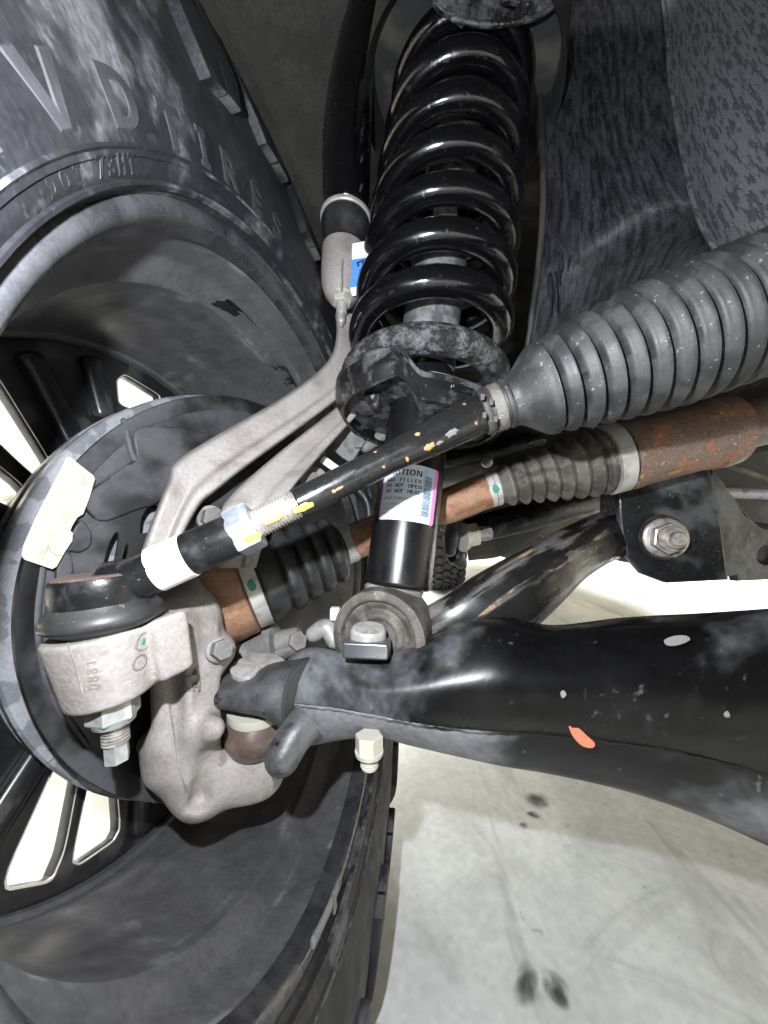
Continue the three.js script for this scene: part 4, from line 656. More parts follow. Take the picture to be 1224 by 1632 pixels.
  const hgt = (a) => { // height of the seat round the damper, a = 0 faces the viewer, negative to the left
    const x = ((a + Math.PI) % (2 * Math.PI) + 2 * Math.PI) % (2 * Math.PI) - Math.PI;
    const step = ss(-0.34, -0.04, x);                      // high on the left, drops at the front
    return lerp(0.1395, 0.1195, step) + 0.0135 * ss(0.3, 1.7, x) + 0.0065 * ss(1.7, 3.14, x);
  };
  for (let i = 0; i <= K; i++) {
    const a = -Math.PI + i / K * 2 * Math.PI, h = hgt(a), w = lerp(0.011, 0.003, ss(-0.7, -0.1, a)) * (a < 1.8 ? 1 : 1);
    const o = (s, r) => onDamper(s, a, r);
    rowsP.push([o(h - 0.004, 0.0272), o(h, 0.0285), o(h, 0.05), o(h - 0.002, 0.062), o(h - 0.001, 0.069), o(h + 0.0055, 0.0725), o(h + 0.0072, 0.0738), o(h + 0.0072, 0.0755), o(h + 0.0055, 0.0765), o(h + 0.003, 0.0763), o(h + 0.002, 0.074), o(h - 0.004, 0.068), o(h - 0.0045, 0.05)]);
    rowsS.push([o(h + 0.003, 0.0755), o(h - 0.004, 0.0752), o(h - 0.004 - w * 0.5, 0.0735), o(h - 0.005 - w, 0.069), o(h - 0.0065 - w, 0.0675), o(h - 0.0055 - w, 0.0655), o(h - 0.004 - w * 0.5, 0.07), o(h - 0.004, 0.072), o(h + 0.002, 0.073)]);
  }
  mesh('seat_ring', toCreasedNormals(gridGeo(rowsP, true, false), 0.55), M.perch, p);
  mesh('seat_skirt', toCreasedNormals(gridGeo(rowsS, true, false), 0.7), M.perchDark, p);
  const pad = []; for (let i = 0; i <= 40; i++) { const a = lerp(0.02, 2.1, i / 40), h = hgt(a); pad.push([onDamper(h + 0.002, a, 0.05), onDamper(h + 0.0155, a, 0.051), onDamper(h + 0.0165, a, 0.0575), onDamper(h + 0.0145, a, 0.0652), onDamper(h + 0.001, a, 0.0672)]); }
  mesh('seat_pad', gridGeo(pad, true, true), M.damperDust, p);
  mesh('retainer', sweep([[592, 622, 0.31, 0.006], [594, 634, 0.31, 0.007], [596, 642, 0.311, 0.005]], { seg: 14 }), M.perch, p);
}

/* ------------------------------------------------------------------ tie rod with outer joint, boot and steering rack end */
{
  const t = thing('tie_rod', 'black steering tie rod with white band and yellow paint marks', 'tie rod');
  const sA = P(165, 938, 0.1885), sB = P(187, 1208, 0.1885), sd = sB.clone().sub(sA).normalize(), up = sd.clone().negate();
  const at = (py) => { const k = (py - 938) / (1208 - 938); return sA.clone().lerp(sB, k); };
  // housing: puck with a rusty cap edge
  const hs = at(940);
  mesh('joint_housing', revolve(hs, up, [[-0.0115, 0.0185], [-0.0115, 0.0215], [-0.010, 0.0225], [0.004, 0.0222], [0.0075, 0.0208], [0.0085, 0.0185], [0.0085, 0]], { crease: 0.7, seg: 64 }), M.sleeve, t);
  mesh('cap_edge', revolve(hs, up, [[0.0088, 0], [0.0088, 0.0182], [0.0083, 0.0194], [0.0076, 0.0205], [0.0072, 0.0204]], { seg: 64 }), M.rustGrey, t);
  mesh('seal_ring', revolve(at(962), up, [[-0.0045, 0.017], [-0.0045, 0.0225], [-0.0025, 0.0235], [-0.001, 0.0222], [-0.001, 0.017]], { seg: 64 }), M.steel, t);
  mesh('dust_boot', revolve(at(961), sd, [[-0.003, 0.0215], [0.0, 0.0232], [0.004, 0.0258], [0.0072, 0.0262], [0.0095, 0.0245], [0.0115, 0.0205], [0.0135, 0.0185], [0.0145, 0.0175]], { sub: 4, seg: 72, crease: 0.9 }), M.rubber, t);
  mesh('boot_ring', revolve(at(997), sd, [[-0.0018, 0.012], [-0.0018, 0.0172], [-0.0006, 0.0182], [0.0012, 0.0178], [0.0012, 0.012]], { seg: 60 }), M.steel, t);
  // stud, flanged lock nut
  const nb = at(1111);
  const nut = mesh('lock_nut', hexGeo(nb, sd, 0.0205, 0.0105, 0, 0.35), M.zinc, t);
  mesh('nut_flange', revolve(nb, sd, [[-0.004, 0], [-0.004, 0.0125], [-0.0008, 0.0128], [0.0008, 0.0116], [0.0008, 0]]), M.zinc, nut);
  mesh('nut_crown', revolve(nb, sd, [[0.0095, 0], [0.0095, 0.0100], [0.0125, 0.0094], [0.0135, 0.0082], [0.0135, 0]]), M.zinc, nut);
  mesh('stud_thread', revolve(nb, sd, threadProf(0.012, 0.0235, 0.0062, 0.0016, 0.0009)), M.steel, t);
  mesh('stud_tip', hexGeo(nb.clone().addScaledVector(sd, 0.023), sd, 0.0098, 0.0095, 0, 0.1), M.zinc, t);
  // arm of the outer end, white band and sleeve
  const X = (x, y, d) => P(x, y, d);
  mesh('outer_arm', sweep([[180, 936, 0.1885, 0.0135, 0.016], [215, 925, 0.1905, 0.0122, 0.0135], [252, 905, 0.1925, 0.0112, 0.0118], [275, 895, 0.194, 0.0114, 0.0114], [330, 871, 0.197, 0.0117], [384, 847, 0.2005, 0.0117]], { sub: 8, seg: 36, up: V(0, 1, 0), round: [0.4, 0] }), M.sleeve, t);
  const wb0 = P(246, 909, 0.1923), wb1 = P(302, 884, 0.1956), wd = wb1.clone().sub(wb0);
  mesh('white_band', revolve(wb0, wd, [[0.001, 0.0112], [0.001, 0.01205], [wd.length(), 0.0121], [wd.length(), 0.0112]], { seg: 48 }), M.white, t);
  const rA = P(384, 847, 0.2005), rB = P(775, 655, 0.227), rd = rB.clone().sub(rA).normalize(), rl = rA.distanceTo(rB);
  const jam = mesh('jam_nut', hexGeo(rA.clone().addScaledVector(rd, -0.0045), rd, 0.0238, 0.0135, 0, 0.25), M.zincBlue, t);
  mesh('threaded_end', revolve(rA, rd, threadProf(0.008, 0.034, 0.0083, 0.0018, 0.0011), { seg: 40, crease: 0.4 }), M.steel, t);
  mesh('rod', revolve(rA, rd, [[0.0335, 0], [0.0335, 0.0078], [0.0345, 0.0086], [0.09, 0.0087], [rl - 0.062, 0.0092], [rl - 0.04, 0.0108], [rl - 0.02, 0.0117], [rl, 0.0119], [rl, 0]], { seg: 48, crease: 1.2 }), M.shaft, t);
  // paint dabs and worn patches, laid on the surface of the rod
  const Q = V(0, 1, 0).addScaledVector(rd, -rd.y).normalize(), S = rd.clone().cross(Q);                // Q up, S toward the viewer or away
  const face = S.z > 0 ? S : S.clone().negate();
  const dab = (px, py, d0, R, aw, ah, mat, parent, name = 'paint_mark') => {   // patch bent round an axis through rA along rd
    const ray = P(px, py, 1).sub(EYE), o = EYE.clone().sub(rA); const oA = o.clone().addScaledVector(rd, -o.dot(rd)), dA = ray.clone().addScaledVector(rd, -ray.dot(rd));
    const a = dA.dot(dA), b = 2 * oA.dot(dA), c = oA.dot(oA) - R * R, disc = b * b - 4 * a * c; if (disc < 0) return;
    const tt = (-b - Math.sqrt(disc)) / (2 * a), hit = EYE.clone().addScaledVector(ray, tt), s = hit.clone().sub(rA).dot(rd), ax0 = rA.clone().addScaledVector(rd, s), e = hit.clone().sub(ax0).normalize(), e2 = rd.clone().cross(e);
    aw *= mat === M.yellow ? 0.9 : 0.68; ah *= mat === M.yellow ? 0.85 : 0.7; const jag = Array.from({ length: 14 }, () => 0.72 + 0.5 * rnd());
    const pos = [hit.clone().addScaledVector(e, 0.0003)];
    const idx = [], uv = [0.5, 0.5];
    for (let k = 0; k < 14; k++) { const w = k / 14 * 2 * Math.PI; for (const q of [0.5, 1]) { const u = Math.cos(w) * aw * q * jag[k], v = Math.sin(w) * ah * q * jag[k] / R; pos.push(rA.clone().addScaledVector(rd, s + u).addScaledVector(e, Math.cos(v) * (R + 0.00025 * (q < 1 ? 1.2 : 0.6))).addScaledVector(e2, Math.sin(v) * (R + 0.00025 * (q < 1 ? 1.2 : 0.6)))); uv.push(0.5, 0.5); } }
    for (let k = 0; k < 14; k++) { const a1 = 1 + k * 2, b1 = 1 + (k + 1) % 14 * 2; idx.push(0, a1, b1, a1, a1 + 1, b1, b1, a1 + 1, b1 + 1); }
    const g = new THREE.BufferGeometry(); g.setAttribute('position', new THREE.Float32BufferAttribute(pos.flatMap((v) => [v.x, v.y, v.z]), 3)); g.setAttribute('uv', new THREE.Float32BufferAttribute(uv, 2)); g.setIndex(idx); g.computeVertexNormals();
    mesh(name, g, mat, parent ?? t);
  };
  dab(486, 808, 0, 0.0087, 0.0065, 0.0024, M.yellow);
  dab(684, 712, 0, 0.0106, 0.005, 0.0028, M.rustPatch, t, 'worn_patch'); dab(665, 692, 0, 0.0102, 0.0026, 0.0018, M.rustPatch, t, 'worn_patch'); dab(649, 732, 0, 0.0098, 0.0014, 0.0024, M.rustPatch, t, 'worn_patch');
  dab(541, 778, 0, 0.0088, 0.0042, 0.0011, M.rustPatch, t, 'worn_patch'); dab(532, 783, 0, 0.0088, 0.0018, 0.0016, M.rustPatch, t, 'worn_patch'); dab(720, 690, 0, 0.0116, 0.006, 0.003, M.greyPatch, t, 'worn_patch'); dab(700, 706, 0, 0.0112, 0.004, 0.0016, M.greyPatch, t, 'worn_patch');
  dab(402, 858, 0, 0.0128, 0.0055, 0.0028, M.yellow, jam); dab(440, 826, 0, 0.0085, 0.006, 0.0016, M.yellow);

  // rack boot
  const b = thing('steering_boot', 'large dusty grey ribbed steering rack boot at right', 'rubber boot');
  const bA = P(772, 657, 0.2265), bB = P(1262, 470, 0.198), bd = bB.clone().sub(bA).normalize(), bl = bA.distanceTo(bB);
  mesh('boot_cuff', revolve(bA, bd, [[-0.0015, 0.0118], [-0.0015, 0.0138], [0.0005, 0.0146], [0.0025, 0.014], [0.0035, 0.0134], [0.0115, 0.0136], [0.0125, 0.0148], [0.0145, 0.0152], [0.016, 0.0146]], { sub: 3, crease: 0.9 }), M.bootGrey, b);
  const clip = mesh('hose_clip', revolve(bA, bd, [[0.0045, 0.0134], [0.0045, 0.0146], [0.0105, 0.0147], [0.0105, 0.0134]], { seg: 40 }), M.bootBrown, b);
  for (const [px, py] of [[769, 633], [783, 641], [790, 668], [772, 662]]) { const q = P(px, py, 0.2085); mesh('clip_tab', new RoundedBoxGeometry(0.0022, 0.0035, 0.0018, 2, 0.0005).translate(q.x, q.y, q.z), M.bootBrown, clip); }
  mesh('boot_cone', revolve(bA, bd, [[0.0155, 0.0146], [0.020, 0.0162], [0.027, 0.0222], [0.032, 0.0262], [0.0355, 0.0273], [0.0372, 0.0262], [0.0378, 0.014]], { sub: 4, crease: 0.9, seg: 64 }), M.bootGrey, b);
  const prof = []; const n = 13, s0 = 0.0375, sp = (bl - s0) / n;
  for (let i = 0; i < n; i++) { const Rp = lerp(0.0278, 0.0372, Math.min(1, Math.pow((i + 0.6) / 6.2, 0.8))), Rv = Rp - 0.016; for (let q = 0; q < 18; q++) { const u = 0.5 - 0.5 * Math.cos(Math.PI * q / 18), w = u < 0.05 || u > 0.95 ? 0 : Math.pow(Math.sin(Math.PI / 2 * clamp((u - 0.05) / 0.3, 0.0001, 1)), 0.5) * (0.86 + 0.14 * ss(0.3, 0.82, u)) * Math.sqrt(1 - clamp((u - 0.82) / 0.131) ** 2); prof.push([s0 + sp * (i + u), Rv + (Rp - Rv) * w]); } }
  mesh('bellows', revolve(bA, bd, prof, { seg: 80, crease: 1.0 }), M.bootGrey, b);
  const e1 = bB;
  mesh('rack_housing', revolve(e1, bd, [[-0.004, 0], [-0.004, 0.03], [0.08, 0.03], [0.08, 0]]), M.under, b);
}

/* ------------------------------------------------------------------ drive shaft */
{
  const t = thing('drive_shaft', 'rusty front drive shaft running behind the damper with ribbed boots', 'drive shaft');
  const iA = P(1226, 666, 0.335), iB = P(985, 728, 0.338), iC = P(782, 780, 0.352), id = iB.clone().sub(iA).normalize();
  const L = iA.distanceTo(iB), L2 = iB.distanceTo(iC);
  const R = 0.0318;
  mesh('inner_stub', revolve(iA, id, [[-0.06, 0], [-0.06, 0.0225], [0.037, 0.023], [0.037, 0]]), M.rustGrey, t);
  mesh('inner_joint', revolve(iA, id, [[0.040, 0], [0.040, R - 0.002], [0.0425, R + 0.0012], [0.05, R + 0.0016], [0.0585, R + 0.0014], [0.0595, R + 0.0004], [0.066, R + 0.0002], [0.07, R - 0.0008], [L - 0.012, R - 0.0004], [L - 0.011, R + 0.0006], [L - 0.002, R + 0.0008], [L, R - 0.002]], { seg: 64, crease: 0.5 }), M.rust, t);
  const bd = iC.clone().sub(iB).normalize();
  const prI = [[-0.004, 0], [-0.004, R - 0.004], [0.014, R - 0.0035], [0.0165, R - 0.0012], [0.02, R - 0.0015]]; { const k = 7; for (let i = 0; i < k; i++) { const a = lerp(0.02, L2 - 0.012, i / k), w = (L2 - 0.032) / k, r = R - 0.001 - 0.0125 * i / k; prI.push([a + w * 0.14, r - 0.0045], [a + w * 0.5, r], [a + w * 0.72, r - 0.0004]); } prI.push([L2 - 0.0105, R - 0.0165], [L2 - 0.009, R - 0.0158], [L2 + 0.004, R - 0.0158], [L2 + 0.004, 0]); }
  const ib = mesh('inner_boot', revolve(iB, bd, prI, { seg: 64, crease: 0.8, sub: 2 }), M.bootBrown, t);
  const cb = mesh('boot_clamp', revolve(iB, bd, [[0.0005, R - 0.004], [0.0005, R + 0.0006], [0.013, R + 0.0006], [0.013, R - 0.004]], { seg: 64 }), M.band, t);
  mesh('boot_clamp', revolve(iB, bd, [[L2 - 0.007, R - 0.02], [L2 - 0.007, R - 0.0148], [L2 + 0.0035, R - 0.0148], [L2 + 0.0035, R - 0.02]], { seg: 48 }), M.band, t);
  // green paint dabs on the clamps
  const patch = (A, d, s, px, py, R, aw, ah, mat = M.green) => { const hit = (() => { let q = P(px, py, 0.2); for (let z = 0.2; z < 0.5; z += 0.0004) { q = P(px, py, z); const o = q.clone().sub(A); o.addScaledVector(d, -o.dot(d)); if (o.length() < R) break; } return q; })(); const ss0 = hit.clone().sub(A).dot(d), c = A.clone().addScaledVector(d, ss0), e = hit.clone().sub(c).normalize(), e2 = d.clone().cross(e), rows = []; for (let i = 0; i <= 4; i++) { const r = []; for (let j = 0; j <= 8; j++) { const v = lerp(-ah, ah, j / 8) / R, w = aw * Math.sqrt(Math.max(0.1, 1 - (j / 4 - 1) ** 2)) * (0.85 + 0.3 * rnd()); r.push(c.clone().addScaledVector(d, lerp(-w, w, i / 4)).addScaledVector(e, Math.cos(v) * (R + 0.0004)).addScaledVector(e2, Math.sin(v) * (R + 0.0004))); } rows.push(r); } mesh('paint_mark', gridGeo(rows, false, false), mat, cb); };
  patch(iA, id, 0, 1030, 757, R, 0.0062, 0.0032, M.ochre); patch(iA, id, 0, 1075, 752, R, 0.0062, 0.002, M.ochre);
  const sA = iC.clone(), oA = P(556, 866, 0.36), sdir = oA.clone().sub(sA).normalize(), sl = sA.distanceTo(oA);
  patch(iB, bd, 0, 790, 779, R - 0.0146, 0.003, 0.004);
  mesh('shaft', revolve(sA, sdir, [[-0.004, 0], [-0.004, 0.0165], [0.045, 0.017], [0.051, 0.016], [0.056, 0.014], [sl - 0.055, 0.015], [sl - 0.05, 0.0175], [sl + 0.004, 0.0178], [sl + 0.004, 0]], { seg: 48, crease: 0.9 }), M.rustLight, t);
  const oB = P(352, 947, 0.318), od = oB.clone().sub(oA).normalize(), ol = oA.distanceTo(oB), R2 = 0.0405;
  mesh('outer_boot', revolve(oA, od, [[-0.004, 0], [-0.004, 0.0175], [0.008, 0.0182], [0.010, 0.024], [0.014, 0.0305], [0.019, 0.0322], [0.0225, 0.0305], [0.0245, 0.0275], [0.027, 0.0325], [0.032, 0.0352], [0.0365, 0.0345], [0.0385, 0.0305], [0.041, 0.0345], [0.046, 0.0372], [0.051, 0.0366], [0.053, 0.0325], [0.056, 0.0365], [0.061, 0.0392], [0.066, 0.0388], [0.0685, 0.035], [0.072, 0.0385], [0.080, R2], [0.086, R2 - 0.001], [0.0885, R2 - 0.003], [0.104, R2 - 0.0035], [0.104, 0]], { seg: 64, crease: 1.1, sub: 3 }), M.rubber, t);
  mesh('boot_clamp', revolve(oA, od, [[-0.0035, 0.018], [-0.0035, 0.0192], [0.0075, 0.0194], [0.0075, 0.018]], { seg: 48 }), M.band, t);
  mesh('boot_clamp', revolve(oA, od, [[0.0885, R2 - 0.004], [0.0885, R2 + 0.0002], [0.0995, R2 + 0.0002], [0.0995, R2 - 0.004]], { seg: 64 }), M.band, t);
  patch(oA, od, 0, 401, 933, R2 + 0.0003, 0.0032, 0.0045); patch(oA, od, 0, 545, 862, 0.0195, 0.0022, 0.003);
  mesh('outer_joint', revolve(oA, od, [[0.1, 0], [0.1, R2 - 0.001], [0.102, R2 + 0.0022], [0.124, R2 + 0.003], [0.133, R2 + 0.0005], [0.142, R2 - 0.005], [0.15, 0.024], [0.17, 0.02], [0.17, 0]], { seg: 64, crease: 0.6 }), M.rustLight, t);
}

/* ------------------------------------------------------------------ lower control arm */
{
  const t = thing('lower_control_arm', 'large black pressed steel lower arm streaked with dust, orange paint dab', 'control arm');
  // x, top, mid crease, seam, bottom, depth of the seam
  const st = [[440, 1078, 1100, 1120, 1150, 0.252], [452, 1058, 1092, 1118, 1176, 0.248], [488, 1035, 1080, 1122, 1188, 0.243], [540, 1040, 1084, 1128, 1180, 0.238], [600, 1048, 1092, 1139, 1176, 0.232], [660, 1030, 1090, 1151, 1190, 0.227], [730, 1004, 1082, 1160, 1206, 0.222], [800, 992, 1076, 1165, 1221, 0.217], [880, 1004, 1080, 1169, 1234, 0.213], [990, 994, 1084, 1181, 1258, 0.207], [1110, 989, 1092, 1202, 1296, 0.2], [1240, 983, 1106, 1236, 1352, 0.194], [1340, 976, 1112, 1262, 1400, 0.19], [1480, 985, 1116, 1270, 1410, 0.188], [1640, 1010, 1118, 1240, 1350, 0.188]];
  const up = [], lo = [];
  for (const [x, a, m, s, b, d] of st) {
    const w = x < 450 ? 0.5 : 1;
    up.push([P(x + 2, a + 6, d + 0.06 * w), P(x, a, d + 0.036 * w), P(x, lerp(a, m, 0.35), d + 0.021 * w), P(x, m, d + 0.0075), P(x, lerp(m, s, 0.55), d + 0.003), P(x, s - 3, d + 0.0006), P(x, s + 1, d + 0.0008), P(x, s + 4, d + 0.006), P(x, s, d + 0.03 * w), P(x + 2, s - 10, d + 0.06 * w)]);
    lo.push([P(x, s - 4, d + 0.0085), P(x, s + 1, d + 0.0035), P(x, s + 6, d + 0.0022), P(x, lerp(s, b, 0.45), d + 0.0055), P(x, lerp(s, b, 0.8), d + 0.013), P(x, b, d + 0.024 * w), P(x + 2, b - 8, d + 0.05 * w), P(x + 2, s, d + 0.058 * w), P(x, s - 6, d + 0.03 * w)]);
  }
  const hs = mesh('upper_shell', loft(up, { su: 7, sv: 4 }), M.arm, t);
  mesh('lower_shell', loft(lo, { su: 7, sv: 4 }), M.armDust, t);
  // weld bead along the seam
  const wb = spline(st.map(([x, , , s, , d]) => [x, s + 2, d + 0.0022]), 10).map(([x, y, d]) => [P(x, y + (rnd() - 0.5) * 2.4, d), 0.0013 + 0.0005 * rnd()]);
  mesh('weld_bead', sweepV(wb, { sub: 1, seg: 8 }), M.arm, t);
  mesh('front_bush', revolve(P(1660, 1160, 0.222), V(0.1, 0.05, 1).normalize(), [[-0.035, 0.012], [-0.035, 0.038], [-0.03, 0.042], [0.03, 0.042], [0.035, 0.038], [0.035, 0.012]]), M.rubber, t);
  // rear leg of the wishbone
  mesh('rear_leg', sweep([[690, 1030, 0.292, 0.03, 0.014], [735, 1010, 0.288, 0.031, 0.016], [790, 970, 0.292, 0.030, 0.018], [850, 926, 0.305, 0.0265, 0.019], [905, 885, 0.335, 0.0235, 0.02], [965, 856, 0.388, 0.025, 0.021], [1030, 846, 0.435, 0.027, 0.021]], { sub: 8, seg: 32, up: V(0, 1, 0), pow: 2.6 }), M.scratched, t);
  // forged end with its ball joint
  mesh('forged_end', sweep([[364, 1098, 0.263, 0.0095, 0.019], [400, 1096, 0.261, 0.0115, 0.022], [440, 1096, 0.256, 0.0155, 0.022], [476, 1104, 0.251, 0.022, 0.022]], { sub: 6, seg: 32, round: [0.8, 0], pow: 2.4 }), M.forge, t);
  const jt = V(0.02, 1, 0.06).normalize(), jc = P(412, 1088, 0.266);
  mesh('joint_cap', revolve(jc, jt, [[0, 0.0125], [0.009, 0.0125], [0.0095, 0.0185], [0.0125, 0.0188], [0.014, 0.017], [0.014, 0]], { seg: 48 }), M.band, t);
  mesh('joint_ring', revolve(P(408, 1134, 0.264), jt, [[-0.003, 0], [-0.003, 0.0185], [-0.0015, 0.0195], [0.004, 0.0195], [0.004, 0]], { seg: 48 }), M.cream, t);
  mesh('joint_boot', revolve(P(407, 1140, 0.265), jt.clone().negate(), [[-0.002, 0.0165], [0.001, 0.019], [0.008, 0.0222], [0.014, 0.0218], [0.019, 0.0195], [0.022, 0.0185]], { sub: 5, seg: 56, crease: 0.9 }), M.brownBoot, t);
  mesh('stop_pin', sweep([[490, 1150, 0.243, 0.0122, 0.011], [470, 1172, 0.236, 0.0115], [450, 1207, 0.228, 0.0108]], { sub: 6, seg: 28, up: V(1, 0, 0), round: [0, 1] }), M.forge, t);
  // mounting bolt below the damper eye
  const mb = P(588, 1170, 0.236), md = V(0.02, -1, 0.03).normalize();
  const nut = mesh('mount_nut', hexGeo(mb, md, 0.0155, 0.0125, 0, 0.2), M.cream, t);
  mesh('nut_flange', revolve(mb, md, [[0.010, 0], [0.010, 0.0092], [0.0125, 0.0088], [0.0135, 0.0075], [0.0135, 0]]), M.cream, nut);
  mesh('bolt_thread', revolve(mb, md, threadProf(0.012, 0.021, 0.0058, 0.0016, 0.0008)), M.cream, t);
  // paint dab and chips
  const flat = (o, mat, d, name) => { const rows = o, c = o.reduce((s, q) => [s[0] + q[0] / o.length, s[1] + q[1] / o.length], [0, 0]); const n = P(c[0], c[1], 1).sub(EYE).normalize().negate().add(V(0, 0.25, 0.1)).normalize(); mesh(name, plate(o, P(c[0], c[1], d), n, { depth: 0.0012, bevel: 0.0002, sub: 2 }), mat, hs); };
  flat([[905, 1153], [912, 1160], [922, 1160], [935, 1172], [948, 1184], [945, 1192], [930, 1190], [918, 1180], [910, 1168]], M.orange, 0.2085, 'paint_mark');
  flat([[1058, 1020], [1075, 1013], [1094, 1013], [1100, 1020], [1082, 1028], [1064, 1029]], M.greyPatch, 0.2195, 'paint_chip');
  flat([[893, 1103], [899, 1100], [903, 1108], [896, 1113]], M.greyPatch, 0.2145, 'paint_chip');
  flat([[1152, 1135], [1160, 1133], [1164, 1142], [1156, 1143]], M.greyPatch, 0.2015, 'paint_chip');
}

/* ------------------------------------------------------------------ subframe bracket with cam bolt */
{
  const t = thing('subframe_bracket', 'black steel subframe bracket carrying a large flanged bolt', 'bracket');
  const n = V(-0.12, 0.06, 0.99).normalize(), C = P(1060, 860, 0.362);
  mesh('bracket_plate', boxUV(plate([[982, 752], [1128, 742], [1138, 790], [1148, 840], [1156, 905], [1160, 924], [1062, 929], [1022, 914], [998, 886], [988, 840]], C, n, { depth: 0.006, bevel: 0.0018, holes: [[[1024, 858], [1036, 832], [1066, 824], [1092, 838], [1096, 862], [1080, 880], [1052, 884], [1030, 878]]] })), M.bracketSteel, t);
  const n2 = V(0.16, 0.06, 0.98).normalize(), C2 = P(1148, 850, 0.36);
  mesh('side_plate', boxUV(plate([[1132, 745], [1150, 768], [1185, 822], [1212, 842], [1262, 850], [1262, 922], [1174, 926], [1172, 916], [1150, 922], [1146, 850]], C2, n2, { depth: 0.006, bevel: 0.0012, holes: [[[1202, 885], [1212, 868], [1232, 870], [1236, 890], [1226, 902], [1208, 900]]] })), M.bracketSteel, t);
  mesh('rubber_plug', revolve(P(1220, 886, 0.375), V(0, 0, 1), [[0, 0], [0, 0.014], [0.003, 0.013], [0.003, 0]]), M.rubber, t);
  mesh('bracket_return', new RoundedBoxGeometry(0.004, 0.10, 0.06, 2, 0.001).applyMatrix4(new THREE.Matrix4().makeTranslation(...P(984, 820, 0.402).toArray())), M.bracketSteel, t);
  mesh('gusset', boxUV(plate([[1112, 740], [1140, 758], [1200, 832], [1262, 838], [1262, 850], [1190, 846], [1150, 800]], P(1150, 800, 0.378), n, { depth: 0.02, bevel: 0.002 })), M.bracketSteel, t);
  // bush, cam washer, nut and bolt end
  const bd = V(-0.3, 0.04, 0.95).normalize(), b0 = P(1060, 858, 0.358);
  mesh('cam_slot_edge', new THREE.TorusGeometry(0.0205, 0.0016, 10, 48).applyMatrix4(frame(P(1056, 856, 0.358), n)), M.bracketSteel, t);
  mesh('cam_washer', revolve(b0, bd, [[-0.006, 0], [-0.006, 0.0215], [-0.0035, 0.0215], [-0.003, 0.02], [-0.003, 0]], { seg: 48 }), M.rustGrey, t);
  const nut = mesh('flange_nut', hexGeo(b0.clone().addScaledVector(bd, 0.002), bd, 0.0265, 0.0115, 0, 0.4), M.steel, t);
  mesh('nut_flange', revolve(b0, bd, [[-0.002, 0], [-0.002, 0.0195], [0.0005, 0.0195], [0.003, 0.0165], [0.003, 0]], { seg: 48 }), M.steel, nut);
  mesh('nut_collar', revolve(b0, bd, [[0.012, 0], [0.012, 0.0122], [0.0165, 0.0112], [0.0165, 0]], { seg: 40 }), M.steel, nut);
  mesh('bolt_end', revolve(b0, bd, [...threadProf(0.016, 0.025, 0.0085, 0.0018, 0.0008), [0.025, 0.0068], [0.029, 0.0064], [0.030, 0.0055], [0.030, 0]], { seg: 36 }), M.steel, t);
  mesh('paint_mark', new THREE.SphereGeometry(0.004, 12, 8).scale(0.5, 1, 0.3).translate(...P(1029, 861, 0.362).toArray()), M.yellow, t);
  mesh('paint_mark', new THREE.SphereGeometry(0.0026, 12, 8).scale(1.3, 0.6, 0.5).translate(...P(1086, 876, 0.345).toArray()), M.yellow, t);
}

